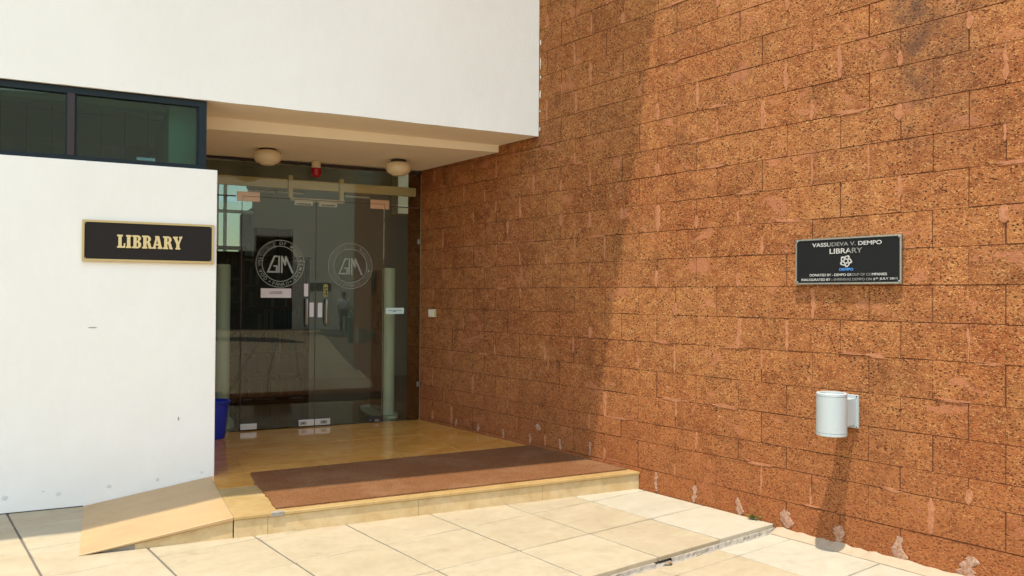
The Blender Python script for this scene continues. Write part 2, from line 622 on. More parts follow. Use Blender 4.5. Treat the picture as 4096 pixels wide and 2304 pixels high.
def fit(me, x0, x1, y0, y1, depth):
    """squeeze a flat mesh into a rectangle"""
    a, b, c, d = bounds(me)
    zs = [v.co.z for v in me.vertices]
    zr = max(abs(min(zs)), abs(max(zs))) or 1
    for v in me.vertices:
        v.co.x = x0 + (v.co.x - a) / (b - a) * (x1 - x0)
        v.co.y = y0 + (v.co.y - c) / (d - c) * (y1 - y0)
        v.co.z = v.co.z / zr * depth
    return me


def stand(me, plane, at):
    """flat mesh (x right, y up, z out) on a vertical plane: 'F' facade frame facing -y, 'B' laterite wall facing -x"""
    for v in me.vertices:
        x, y, z = v.co
        v.co = Vector((x, at - z, y)) if plane == 'F' else Vector((at - z, -x, y))
    return me


def join_meshes(mes):
    bm = bmesh.new()
    for m_ in mes:
        bm.from_mesh(m_)
    me = bpy.data.meshes.new('joined')
    bm.to_mesh(me)
    bm.free()
    return me


def part_from(name, me, mat, parent, **kw):
    root = parent
    while root.parent:
        root = root.parent
    off = ORG[root]
    for v in me.vertices:
        v.co -= off
    me.materials.clear()
    me.materials.append(mat)
    me.name = name
    o = bpy.data.objects.new(name, me)
    col.objects.link(o)
    o.parent = parent
    tag(o, **kw)
    return o


def thing_from(name, me, mat, p, frame, **kw):
    for v in me.vertices:
        v.co -= Vector(p)
    me.materials.clear()
    me.materials.append(mat)
    me.name = name
    o = bpy.data.objects.new(name, me)
    col.objects.link(o)
    place(o, p, frame)
    tag(o, **kw)
    return o


# key dimensions (metres), measured from the photograph
PZ = 0.137            # platform top
YG = 2.064            # glass front, depth behind the facade
YSTEP = -1.2745       # front of the platform
ZS = 3.066            # underside of the upper facade
ZC = 2.985            # porch ceiling
XE = -2.861           # right end of the lower white wall
ZT = 2.525            # top of the lower white wall
TAN = math.tan(AL)


def xb(y):            # facade-frame x of the laterite wall face at depth y
    return -TAN * y


# ================================================================== GROUND
MB().box(-300, 300, -320, 300, -1.0, -0.085).thing('ground', M['asphalt'], (0, 0, -1), 'W', kind='structure')
pav = empty('pavement', (0, 0, -0.05), 'W', kind='structure')
# bedding that shows in the joints
MB().box(-16, 0.02, -2.535, 4.0, -0.080, -0.007).part('joint_bed', M['joint'], pav)
MB().box(-16, 0.02, -30, -2.537, -0.082, -0.058).part('joint_bed', M['joint'], pav)

COLS = [0.0, -0.589, -1.178, -1.769, -2.366, -2.955, -3.560, -4.150, -4.745, -5.34, -5.935, -6.53]


def tile_mesh(w_, d_, h_, seed, cham=0.004, rag=0.0012):
    """a slab with chamfered, slightly uneven upper arris"""
    rr = random.Random(seed)
    bm = bmesh.new()
    n = 5

    def ring(x, y, z, j):
        out = []
        cs = [(-x, -y), (x, -y), (x, y), (-x, y)]
        for k_ in range(4):
            a, b = cs[k_], cs[(k_ + 1) % 4]
            for t in range(n - 1):
                u = t / (n - 1)
                out.append(bm.verts.new((a[0] + (b[0] - a[0]) * u + rr.uniform(-j, j), a[1] + (b[1] - a[1]) * u + rr.uniform(-j, j), z)))
        return out
    w2, d2 = w_ / 2, d_ / 2
    a = ring(w2, d2, -h_, 0)
    b = ring(w2, d2, -cham, rag)
    c = ring(w2 - cham, d2 - cham, 0, rag)
    m = len(a)
    for p, q in ((a, b), (b, c)):
        for i in range(m):
            bm.faces.new((p[i], p[(i + 1) % m], q[(i + 1) % m], q[i]))
    bm.faces.new(c)
    me = bpy.data.meshes.new('paving_tile')
    bmesh.ops.recalc_face_normals(bm, faces=bm.faces)
    bm.to_mesh(me)
    bm.free()
    return me


_tcache = {}


def tile(parent, x0, x1, y0, y1, top, h, mat, jx, jy=None, name='tile', wob=0.0008, kind=0):
    jy = jx if jy is None else jy
    w_, d_ = round(x1 - x0 - jx, 3), round(y1 - y0 - jy, 3)
    v = random.randrange(3)
    key = (w_, d_, h, v, mat.name)
    if key not in _tcache:
        me = tile_mesh(w_, d_, h, v + int(w_ * 1000) + int(d_ * 7000))
        me.materials.append(mat)
        _tcache[key] = me
    o = bpy.data.objects.new(name, _tcache[key])
    col.objects.link(o)
    o.parent = parent
    off = ORG[parent]
    o.location = Vector(((x0 + x1) / 2, (y0 + y1) / 2, top + random.uniform(-wob, wob))) - off
    o.rotation_euler = (random.uniform(-wob, wob) * 1.5, random.uniform(-wob, wob) * 1.5, random.uniform(-0.0015, 0.0015))
    return o


# upper level
rows = [-2.558] + [-1.3666 - 0.5954 + 0.5954 * k for k in range(8)]
for ci in range(len(COLS) - 1):
    x1, x0 = COLS[ci], COLS[ci + 1]
    if ci == 0:
        x1 = -0.003
    for ri in range(len(rows) - 1):
        y0, y1 = rows[ri], rows[ri + 1]
        # under the platform or the building nothing shows
        if all(-qx * SA * 0 + (qx * SA + qy * CA) > (-1.1 if (qx * CA - qy * SA) > -2.8 else 0.15) for qx in (x0, x1) for qy in (y0, y1)):
            continue
        mt = M['paver_white'] if (ci == 0) or (ci == 1 and ri == 4) else M['paver']
        tile(pav, x0, x1, y0, y1, 0.0, 0.028, mt, 0.013, 0.010, 'paving_tile')
# lower level
lc = [-0.078, -0.640, -1.222, -1.80, -2.39, -2.98, -3.57, -4.16, -4.75, -5.34]
lr = [-2.580, -2.735, -3.340, -3.94, -4.54, -5.14]
for ci in range(len(lc) - 1):
    for ri in range(len(lr) - 1):
        mt = M['paver_white'] if ci < 1 else M['paver']
        tile(pav, lc[ci + 1], lc[ci], lr[ri + 1], lr[ri], -0.050, 0.02, mt, 0.009, 0.008, 'paving_tile')
# the rest of the plaza, seen only in the door glass: tiles joined into one part
fb = MB()
y = -5.14
while y > -27.9:
    for k in range(26):
        x1 = -0.078 - 0.5905 * k
        fb.box(x1 - 0.568, x1, y - 0.585, y, -0.07, -0.050 + random.uniform(-0.0015, 0.0015))
    y -= 0.60
for k in range(17):
    for j in range(9):
        x1 = -5.345 - 0.5905 * k
        yy = -2.58 - 0.60 * j
        if x1 > -16 and yy > -5.2:
            fb.box(x1 - 0.582, x1, yy - 0.594, yy, -0.07, -0.050)
fb.part('distant_tiles', M['paver'], pav, kind='stuff')
fb = MB()
for k in range(16):
    x1 = -6.53 - 0.5905 * k
    for j in range(6):
        y1 = 1.0154 - 0.5954 * j
        fb.box(x1 - 0.582, x1, y1 - 0.589, y1, -0.03, random.uniform(-0.001, 0.001))
fb.part('distant_tiles', M['paver'], pav, kind='stuff')

# broken cement edge under the raised slabs
def ragged_strip(pa, pb, z0, z1, depth, n, amp, seed, axis='y'):
    """bar from pa to pb (xy) with an uneven front face"""
    rr = random.Random(seed)
    b = MB()
    fr, bk, fl, bl = [], [], [], []
    d = (Vector(pb) - Vector(pa))
    nrm = Vector((d.y, -d.x)).normalized()
    for i in range(n + 1):
        q = Vector(pa) + d * (i / n)
        o_ = nrm * (rr.uniform(0, amp))
        o2 = nrm * (rr.uniform(0, amp) + amp * 0.8)
        zt = z1 - rr.uniform(0, 0.004)
        fr.append(b.bm.verts.new((q.x + o_.x, q.y + o_.y, zt)))
        fl.append(b.bm.verts.new((q.x + o2.x, q.y + o2.y, z0)))
        bk.append(b.bm.verts.new((q.x - nrm.x * depth, q.y - nrm.y * depth, z1)))
    for i in range(n):
        b.bm.faces.new((fr[i], fr[i + 1], bk[i + 1], bk[i]))
        b.bm.faces.new((fl[i], fl[i + 1], fr[i + 1], fr[i]))
    return b


# (pa -> pb runs right to left so that the outward side is -y)
ragged_strip((-5.5, -2.560), (-1.22, -2.560), -0.055, -0.027, 0.05, 90, 0.012, 3).part('cement_edge', M['cement'], pav)
ragged_strip((-1.07, -2.560), (-0.003, -2.560), -0.055, -0.026, 0.05, 44, 0.014, 4).part('cement_edge', M['cement'], pav)
ragged_strip((-2.5, -2.572), (-0.01, -2.572), -0.0545, -0.0455, 0.03, 120, 0.016, 9).part('cement_crumbs', M['cement'], pav)
# mortar fillets along the laterite wall
b = MB()
for k in range(60):
    y0 = -2.575 - k * 0.09
    j0, j1 = random.uniform(-0.008, 0.006), random.uniform(-0.008, 0.006)
    b.prism([(y0 - 0.09, -0.06), (y0 - 0.09, 0), (y0, 0), (y0, -0.06)], 0, 0) if False else None
pts = [(-0.076 + random.uniform(-0.006, 0.004), -2.575 - 0.05 * i) for i in range(70)]
bm_ = b.bm
lo = [bm_.verts.new((p[0], p[1], -0.050 + 0.003)) for p in pts]
hi = [bm_.verts.new((0.004, p[1], -0.012 + random.uniform(-0.008, 0.006))) for p in pts]
lo2 = [bm_.verts.new((p[0] - 0.001, p[1], -0.07)) for p in pts]
for i in range(len(pts) - 1):
    bm_.faces.new((lo[i], lo[i + 1], hi[i + 1], hi[i]))
    bm_.faces.new((lo2[i], lo2[i + 1], lo[i + 1], lo[i]))
M['fillet'] = simple('pale_fillet_mortar', (0.36, 0.27, 0.175), 0.9, grain=0.15, gscale=14)
b.part('mortar_fillet', M['fillet'], pav)


def fillet_line(p0, p1, zlo, w_, seed, mat, parent, hmax=0.010):
    rr = random.Random(seed)
    b = MB()
    n = int((Vector(p1) - Vector(p0)).length / 0.03)
    d = (Vector(p1) - Vector(p0)).normalized()
    nr = Vector((d.y, -d.x))
    A, B = [], []
    for i in range(n + 1):
        q = Vector(p0) + (Vector(p1) - Vector(p0)) * (i / n)
        ww = w_ * rr.uniform(0.3, 1.2)
        A.append(b.bm.verts.new((q.x + nr.x * ww, q.y + nr.y * ww, zlo)))
        B.append(b.bm.verts.new((q.x - nr.x * 0.006, q.y - nr.y * 0.006, zlo + hmax * rr.uniform(0.4, 1.3))))
    for i in range(n):
        b.bm.faces.new((A[i], A[i + 1], B[i + 1], B[i]))
    return b


# ================================================================== LATERITE WALL
wall = empty('laterite_wall', (0, -2.0, -0.15), 'W', label='rough red laterite block wall on the right, half of it in shade', cat='wall')
MB().box(0.0055, 0.32, -7.80, 2.40, -0.15, 7.6).part('wall_core', M['mortar_dark'], wall)
CZ = [-0.15, 0.170, 0.390, 0.540, 0.756, 0.964, 1.195, 1.415, 1.635, 1.856, 2.076, 2.303, 2.5214, 2.740, 2.968, 3.195, 3.400, 3.625, 3.846, 4.062, 4.28, 4.50]
EV = -0.314      # a joint of the even courses (0.389 spacing); odd courses are shifted
SPC = 0.389
ODD = -0.112 - 0.004


def block_mesh(seed):
    """unit block: y -0.5..0.5, z 0..1, face at x=0, uneven worn arrises"""
    rr = random.Random(seed)
    bm = bmesh.new()
    ny, nz = 5, 3
    g = {}
    for i in range(ny + 1):
        for j in range(nz + 1):
            yy, zz = -0.5 + i / ny, j / nz
            edge = i in (0, ny) or j in (0, nz)
            if i == 0: yy += rr.uniform(0.000, 0.006)
            elif i == ny: yy -= rr.uniform(0.000, 0.006)
            else: yy += rr.uniform(-0.02, 0.02)
            if j == 0: zz += rr.uniform(0.0, 0.013)
            elif j == nz: zz -= rr.uniform(0.0, 0.013)
            xx = rr.uniform(0.0, 0.0014) if edge else rr.uniform(-0.0018, 0.0010)
            g[i, j] = bm.verts.new((xx, yy, zz))
    for i in range(ny):
        for j in range(nz):
            bm.faces.new((g[i, j], g[i, j + 1], g[i + 1, j + 1], g[i + 1, j]))
    per = [(i, 0) for i in range(ny)] + [(ny, j) for j in range(nz)] + [(i, nz) for i in range(ny, 0, -1)] + [(0, j) for j in range(nz, 0, -1)]
    bk = []
    for (i, j) in per:
        v = g[i, j]
        bk.append(bm.verts.new((0.018, v.co.y, v.co.z)))
    for k_ in range(len(per)):
        a, c = g[per[k_]], g[per[(k_ + 1) % len(per)]]
        bm.faces.new((a, c, bk[(k_ + 1) % len(per)], bk[k_]))
    bmesh.ops.recalc_face_normals(bm, faces=bm.faces)
    me = bpy.data.meshes.new('laterite_block')
    bm.to_mesh(me)
    bm.free()
    # outward is -x
    if sum((p.normal.x for p in me.polygons[:ny * nz])) > 0:
        me.flip_normals()
    me.materials.append(M['laterite'])
    return me


BLK = [block_mesh(100 + i) for i in range(14)]
blocks = []
for ci in range(len(CZ) - 1):
    z0, z1 = CZ[ci], CZ[ci + 1]
    base = EV if ci % 2 == 0 else ODD
    for n in range(-12, 26):
        ya = base - SPC * (n + 1)
        yb_ = base - SPC * n
        if ya > 2.40 or yb_ < -7.8:
            continue
        ya, yb_ = max(ya, -7.8), min(yb_, 2.40)
        if yb_ - ya < 0.06:
            continue
        blocks.append((z0, z1, ya, yb_))


def cam_px(p):
    d = Vector(p) - CAM
    dz = d.dot(fwd)
    if dz < 0.1:
        return None
    return 512 + FPX * d.dot(r2) / dz, 288 - FPX * d.dot(u2) / dz


def vis_size(bk):
    z0, z1, ya, yb_ = bk
    q = [cam_px((0, yy, zz)) for yy in (ya, yb_) for zz in (z0, z1)]
    if any(k is None for k in q):
        return 0
    xs = [min(max(k[0], 0), 1024) for k in q]
    ys = [min(max(k[1], 0), 576) for k in q]
    a = (max(xs) - min(xs)) * (max(ys) - min(ys))
    yc = (ya + yb_) / 2
    if yc > 0.02 and z0 > ZS: return 0          # behind the white facade
    if yc > 0.65 and z0 > ZC: return 0
    if z1 < -0.05: return 0
    if yc > -1.3 and z1 < PZ: return 0
    return a


blocks.sort(key=vis_size, reverse=True)
rb = random.Random(5)
rest = bmesh.new()
nb = 0
for bi, bk in enumerate(blocks):
    z0, z1, ya, yb_ = bk
    me = rb.choice(BLK)
    jh = 0.0010 + rb.uniform(0, 0.002)
    jv = 0.0022 + rb.uniform(0, 0.002)
    L_ = yb_ - ya - jv
    Hh = z1 - z0 - jh
    dx = rb.gauss(0, 0.0010)
    dx = max(-0.0025, min(0.002, dx))
    flip = 1 if rb.random() < 0.5 else -1
    loc = Vector((dx, (ya + yb_) / 2 + rb.uniform(-.003, .003), z0 + jh / 2 + rb.uniform(-.0015, .0015)))
    rot = (rb.uniform(-.003, .003), rb.uniform(-.0035, .0035), rb.uniform(-.004, .004))
    if vis_size(bk) > 0 and nb < 300:
        o = child_mesh('laterite_block', me, wall, loc - ORG[wall], rot, (1, L_, Hh))
        nb += 1
    else:
        mt = Matrix.LocRotScale(loc - ORG[wall], None, Vector((1, L_, Hh)))
        tmp = bmesh.new()
        tmp.from_mesh(me)
        bmesh.ops.transform(tmp, matrix=mt, verts=tmp.verts)
        t2 = bpy.data.meshes.new('t')
        tmp.to_mesh(t2)
        tmp.free()
        rest.from_mesh(t2)
        bpy.data.meshes.remove(t2)
me = bpy.data.meshes.new('far_laterite_blocks')
rest.to_mesh(me)
rest.free()
me.materials.append(M['laterite'])
o = child_mesh('far_laterite_blocks', me, wall)
tag(o, kind='stuff')
# plain upper part of the wall, outside the picture
MB().box(0.002, 0.015, -7.8, 2.4, 4.502, 7.6).part('upper_wall_face', M['laterite'], wall)


def blob(yc, zc, w_, h_, seed, rough_=0.25, n=30, x_=-0.0026, lump=0.0):
    """flat irregular smear of mortar on the wall, a few mm thick, feathered edge"""
    rr = random.Random(seed)
    b = MB()
    ph = [rr.uniform(0, 6.28) for _ in range(4)]
    out, inn = [], []
    for i in range(n):
        t = 2 * math.pi * i / n
        rad = 1 + rough_ * (math.sin(2 * t + ph[0]) * 0.5 + math.sin(3 * t + ph[1]) * 0.5 + math.sin(5 * t + ph[2]) * 0.5 + math.sin(9 * t + ph[3]) * 0.4 + rr.uniform(-0.55, 0.55))
        # superellipse outline: squarer than an oval
        ct, st = math.cos(t), math.sin(t)
        sx = abs(ct) ** 0.55 * (1 if ct > 0 else -1)
        sz = abs(st) ** 0.75 * (1 if st > 0 else -1)
        yy, zz = yc + sx * w_ / 2 * rad, zc + sz * h_ / 2 * (1 + (rad - 1) * 0.4)
        out.append(b.bm.verts.new((0.006, yy, zz)))
        inn.append(b.bm.verts.new((x_ + rr.uniform(-0.0008, 0.0008), yc + (yy - yc) * 0.86, zc + (zz - zc) * 0.94)))
    for i in range(n):
        j = (i + 1) % n
        b.bm.faces.new((out[i], out[j], inn[j], inn[i]))
    c_ = b.bm.verts.new((x_ - lump, yc, zc))
    for i in range(n):
        b.bm.faces.new((inn[i], inn[(i + 1) % n], c_))
    return b


def strip(yc, z0, z1, w_, seed, jag=0.25, x_=-0.0028, tilt=0.0):
    """smear of pointing mortar down a joint: two wandering edges, feathered to the stone"""
    rr = random.Random(seed)
    b = MB()
    n = max(8, int(abs(z1 - z0) / 0.010))
    L, Rr = rr.uniform(.35, .6), rr.uniform(.35, .6)
    l, r_ = L, Rr
    rows_ = []
    for i in range(n + 1):
        t = i / n
        l += (L - l) * 0.25 + rr.uniform(-jag, jag) * 0.45
        r_ += (Rr - r_) * 0.25 + rr.uniform(-jag, jag) * 0.45
        env = min(1.0, 0.35 + 3.2 * min(t, 1 - t) + rr.uniform(-.08, .08))
        a = max(0.10, l) * w_ * env
        c_ = max(0.10, r_) * w_ * env
        z = z0 + (z1 - z0) * t
        y_ = yc + tilt * (t - .5)
        rows_.append([b.bm.verts.new(q) for q in ((0.004, y_ - a, z), (x_, y_ - a * 0.78, z), (x_ - 0.0005, y_, z), (x_, y_ + c_ * 0.78, z), (0.004, y_ + c_, z))])
    for p, q in zip(rows_, rows_[1:]):
        for i in range(4):
            b.bm.faces.new((p[i], p[i + 1], q[i + 1], q[i]))
    return b


rm = random.Random(21)
seed = 0
for ci in range(0, len(CZ) - 2):
    z0, z1 = CZ[ci], CZ[ci + 1]
    base = EV if ci % 2 == 0 else ODD
    for n in range(-6, 11):
        yj = base - SPC * n
        if yj < -4.3 or (yj > 0 and z1 > ZS) or yj > 1.95:
            continue
        seed += 1
        r_ = rm.random()
        if ci == 0 or r_ > 0.42:
            continue
        hh = z1 - z0
        part_h = hh * rm.choice((0.95, 0.9, 0.6, 0.45))
        zc = z0 + part_h / 2 if rm.random() < 0.6 else z1 - part_h / 2
        ww = rm.uniform(0.016, 0.050)
        strip(yj + rm.uniform(-.010, .010), zc - part_h / 2, zc + part_h / 2, ww, seed, rm.uniform(0.2, 0.45)).part('mortar_patch', M['pink_mortar'], wall, smooth=True)
    # a few horizontal smears
    for n in range(6):
        if rm.random() < 0.42:
            yy = rm.uniform(-4.1, 1.0)
            if yy > 0 and z0 > 2.9: continue
            seed += 1
            blob(yy, z0 + rm.uniform(-.004, .012), rm.uniform(0.10, 0.24), rm.uniform(0.012, 0.030), seed, 0.5).part('mortar_patch', M['pink_mortar'], wall, smooth=True)
# pale splashes over the joints of the lowest course
for i, (yj, zc, hh, ww) in enumerate(((-2.262, 0.062, 0.125, 0.062), (-1.865, 0.070, 0.13, 0.055), (-2.650, 0.055, 0.12, 0.085), (-3.045, 0.035, 0.13, 0.075),
                                      (-3.432, 0.045, 0.15, 0.075), (-3.815, 0.030, 0.15, 0.085), (-1.48, 0.09, 0.15, 0.032), (-0.72, 0.235, 0.12, 0.045),
                                      (-0.33, 0.215, 0.10, 0.03), (0.10, 0.205, 0.11, 0.03), (0.52, 0.195, 0.09, 0.028), (0.95, 0.20, 0.08, 0.03), (-0.02, 0.33, 0.06, 0.07), (1.35, 0.2, 0.08, 0.025))):
    strip(yj, zc - hh / 2, zc + hh / 2, ww, 900 + i, 0.50, -0.0036, (-1) ** i * 0.010).part('mortar_splash', M['pale_mortar'], wall, smooth=True)
for i, (zc, hh, ww) in enumerate(((3.13, 0.035, 0.016), (3.30, 0.02, 0.010), (3.46, 0.07, 0.009), (3.62, 0.03, 0.014), (3.75, 0.10, 0.008), (3.95, 0.05, 0.012))):
    strip(-0.016, zc - hh / 2, zc + hh / 2, ww, 700 + i, 0.5, -0.0045).part('paint_drip', M['plaster'], wall, smooth=True)
# crumbly dark footing ledge that stands a little proud of the wall
b = ragged_strip((0.006, -4.9), (0.006, -2.56), -0.06, 0.0, 0.002, 90, 0.006, 12)
b = MB()

# ================================================================== LIBRARY BUILDING (white walls, soffits, roof)
bld = empty('library_building', (-3.0, 1.0, 0), 'F', label='white plastered library building with deep porch and ribbon window', cat='building')


def slab_to_brick(bm, xl, y0, y1, z0, z1, inset=0.004):
    """box whose right end follows the skewed laterite wall"""
    bm.hexa([(xl, y0, z0), (xb(y0) - inset, y0, z0), (xb(y1) - inset, y1, z0), (xl, y1, z0),
             (xl, y0, z1), (xb(y0) - inset, y0, z1), (xb(y1) - inset, y1, z1), (xl, y1, z1)])
    return bm


# upper facade: front sheet with an uneven hand-plastered lower arris
b = MB()
n = 150
x_l, x_r = -13.0, -0.004
lowv, upv, backv = [], [], []
rr = random.Random(2)
wz = 0
for i in range(n + 1):
    x = x_l + (x_r - x_l) * i / n
    wz = wz * 0.7 + rr.uniform(-0.0022, 0.0022)
    lowv.append(b.bm.verts.new((x, 0.0, ZS + wz)))
    backv.append(b.bm.verts.new((x, 0.03, ZS - 0.0006)))
    upv.append((b.bm.verts.new((x, 0.0, 4.2)), b.bm.verts.new((x, 0.0, 7.0))))
for i in range(n):
    b.bm.faces.new((lowv[i], lowv[i + 1], upv[i + 1][0], upv[i][0]))
    b.bm.faces.new((upv[i][0], upv[i + 1][0], upv[i + 1][1], upv[i][1]))
    b.bm.faces.new((backv[i], backv[i + 1], lowv[i + 1], lowv[i]))
b.part('upper_wall', M['plaster'], bld)
slab_to_brick(MB(), -13, 0.003, 0.30, ZS + 0.004, 7.0, 0.01).part('wall_core', M['plaster'], bld)
# porch soffit, drop beam and ceiling
slab_to_brick(MB(), -2.985, 0.0285, 0.609, ZS + 0.0002, ZS + 0.003).part('porch_soffit', M['soffit'], bld)
b = MB()
b.hexa([(-2.985, 0.609, 2.958), (-0.127, 0.609, 2.9985), (xb(YG + .3), YG + 0.3, 2.990), (-2.985, YG + 0.3, 2.975),
        (-2.985, 0.609, 3.09), (-0.127, 0.609, 3.10), (xb(YG + .3), YG + 0.3, 3.1), (-2.985, YG + 0.3, 3.1)])
b.part('porch_ceiling', M['soffit'], bld)
slab_to_brick(MB(), -2.985, 0.03, YG + 0.3, 3.105, 3.3).part('slab_core', M['soffit'], bld)
# small dark flashing over the glass front
MB().box(-2.985, xb(YG) - 0.005, YG - 0.012, YG + 0.012, 2.9455, 2.974).part('head_channel', M['alu_brown'], bld)
# left side wall of the porch
MB().box(-3.20, -2.99, 0.25, YG + 0.2, 0.0, 3.10).part('porch_side_wall', M['plaster'], bld)
# lower white wall with slightly uneven foot and end arris
b = MB()
b.box(-13, XE, 0.0, 0.22, -0.05, ZT, 0.006)
b.part('lower_wall', M['plaster'], bld)
# shallow patched dents and stains on the lower wall
def dent(x, z, rx, rz, seed):
    rr = random.Random(seed)
    b = MB()
    n = 16
    o_ = []
    for i in range(n):
        t = 2 * math.pi * i / n
        k_ = rr.uniform(0.75, 1.15)
        o_.append(b.bm.verts.new((x + math.cos(t) * rx * k_, -0.0006, z + math.sin(t) * rz * k_)))
    c_ = b.bm.verts.new((x, -0.0028, z))
    for i in range(n):
        b.bm.faces.new((o_[i], o_[(i + 1) % n], c_))
    return b


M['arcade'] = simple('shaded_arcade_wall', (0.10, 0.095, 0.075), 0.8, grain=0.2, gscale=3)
M['seam_dark'] = simple('dark_gap', (0.06, 0.04, 0.03), 0.95)
M['stain'] = simple('grey_wall_filler', (0.62, 0.59, 0.54), 0.9, grain=0.12, gscale=40)
M['scuff'] = simple('grey_scuff', (0.36, 0.34, 0.31), 0.9, grain=0.2, gscale=60)
for i, (x, z) in enumerate(((-4.248, 0.113), (-3.921, 0.108), (-3.595, 0.130), (-3.266, 0.149), (-2.952, 0.173))):
    dent(x, z, 0.020 - 0.002 * i, 0.019 - 0.002 * i, i).part('filled_hole', M['stain'], bld)
dent(-3.714, 1.303, 0.032, 0.006, 31).part('scuff_mark', M['scuff'], bld)
dent(-3.123, 0.600, 0.007, 0.016, 32).part('scuff_mark', M['scuff'], bld)
dent(-4.015, 0.135, 0.012, 0.005, 33).part('scuff_mark', M['stain'], bld)
MB().box(-13, XE - 0.9, -0.0035, -0.0005, -0.004, 0.007).part('foot_crack', M['seam_dark'], bld)
# roof with the overhang whose front edge throws the shade
H = 7.0
b = MB()
b.hexa([(-14, -2.030, H), (xb(-2.03) - 0.01, -2.030, H), (xb(-2.03) - 0.01 - 2.5, 10.4, H), (-14, 10.4, H),
        (-14, -2.030, H + .18), (xb(-2.03) - 0.01, -2.030, H + .18), (xb(-2.03) - 0.01 - 2.5, 10.4, H + .18), (-14, 10.4, H + .18)])
b.part('roof', M['plaster'], bld)

# ribbon window
win = MB()
wb = empty('ribbon_window', (-5.0, 0.05, ZT), 'F', label='dark framed ribbon window with green glass above the white wall', cat='window')
MU = [-3.872 - 0.93 * k for k in range(9)]
# bars butt end to end
MB().box(-13, -2.941, 0.030, 0.100, ZT + 0.001, 2.560).part('sill_bar', M['alu'], wb)
MB().box(-13, -2.941, 0.030, 0.100, 3.014, ZS - 0.004).part('head_bar', M['alu'], wb)
MB().box(-3.000, -2.942, 0.026, 0.110, 2.5605, 3.0135).part('end_stile', M['alu'], wb, smooth=False)
MB().box(-2.985, -2.941, 0.1005, 0.24, ZT + 0.001, ZS - 0.004).part('return_panel', M['alu'], wb)
xs_ = [-3.000] + MU
for i, x in enumerate(MU):
    MB().box(x - 0.024, x + 0.024, 0.024, 0.104, 2.5605, 3.0135).part('mullion', M['alu_brown'], wb)
edges = [(-3.000, MU[0] + 0.024)] + [(MU[i] - 0.024, MU[i + 1] + 0.024) for i in range(8)]
for (a, c_) in edges:
    p_ = MB().box(c_ + 0.001, a - 0.001, 0.060, 0.066, 2.561, 3.013).part('pane', M['glass_band'], wb)
    b = MB()
    for (q0, q1, w0, w1) in ((c_ + .001, c_ + .014, 2.561, 3.013), (a - .014, a - .001, 2.561, 3.013)):
        b.box(q0, q1, 0.045, 0.059, w0, w1)
    b.part('glazing_bead', M['alu'], wb)

# ================================================================== INTERIOR
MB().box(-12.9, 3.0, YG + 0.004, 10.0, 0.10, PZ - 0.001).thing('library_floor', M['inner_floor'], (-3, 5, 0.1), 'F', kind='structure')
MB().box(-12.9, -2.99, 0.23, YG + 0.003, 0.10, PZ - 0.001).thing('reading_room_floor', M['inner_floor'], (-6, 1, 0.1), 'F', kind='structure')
iw = empty('library_inner_walls', (-2, 7, PZ), 'F', kind='structure')
YB = 7.0
# back wall with a tall window at the left, seen through the doors; dark passage beside it
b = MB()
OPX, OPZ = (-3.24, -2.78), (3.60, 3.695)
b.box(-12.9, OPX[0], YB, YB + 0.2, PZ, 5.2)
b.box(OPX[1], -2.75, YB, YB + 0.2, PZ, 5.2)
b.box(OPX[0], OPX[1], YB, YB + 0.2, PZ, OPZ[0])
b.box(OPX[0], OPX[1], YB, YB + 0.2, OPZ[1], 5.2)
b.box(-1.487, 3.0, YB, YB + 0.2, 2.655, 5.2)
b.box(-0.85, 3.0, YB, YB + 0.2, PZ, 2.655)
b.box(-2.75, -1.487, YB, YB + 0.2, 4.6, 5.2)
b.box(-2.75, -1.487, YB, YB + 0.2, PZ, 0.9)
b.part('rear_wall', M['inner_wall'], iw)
MB().box(-1.486, -0.40, YB + 1.5, YB + 1.6, PZ, 2.9).part('passage_wall', M['inner_wall'], iw)
MB().box(-1.486, -0.40, YB + 0.201, YB + 1.6, 2.905, 3.0).part('passage_ceiling', M['wood'], iw)
MB().box(-0.85, -0.75, YB + 0.201, YB + 1.499, PZ, 2.9).part('passage_side', M['wood'], iw)
b = MB(); b.box(-1.486, -1.43, YB + 0.001, YB + 1.499, PZ, 2.900); b.part('passage_side', M['wood'], iw)
MB().box(3.0, 3.15, YG - 3, 10.0, PZ, 5.2).part('right_wall', M['inner_wall'], iw)
MB().box(-13.05, -12.9, 0.2, 10.0, PZ, 5.2).part('left_wall', M['inner_wall'], iw)
MB().box(-12.9, 3.0, YG + 0.31, 10.0, 5.2, 5.3).part('high_ceiling', M['inner_wall'], iw)
MB().box(-12.9, 3.0, 9.9, 10.0, PZ, 5.2).part('far_wall', M['inner_wall'], iw) if False else None
# wall over the porch between ceiling and roof slab
rw = empty('rear_window', (-2.0, YB, 0.9), 'F', label='tall tinted window in the far wall behind the left door', cat='window')
MB().box(-2.75, -1.487, YB + 0.09, YB + 0.10, 0.9, 4.6).part('pane', M['glass_back'], rw)
for x in (-2.70, -2.08, -1.955):
    MB().box(x, x + 0.05, YB + 0.02, YB + 0.085, 0.9, 4.6).part('mullion', M['gate'], rw)
MB().box(-3.24, -2.78, YB + 0.09, YB + 0.10, 3.60, 3.695).part('small_pane', M['dim_glass'], rw)
MB().box(-2.65, -1.487, YB + 0.02, YB + 0.085, 2.88, 2.93).part('rail', M['gate'], rw)
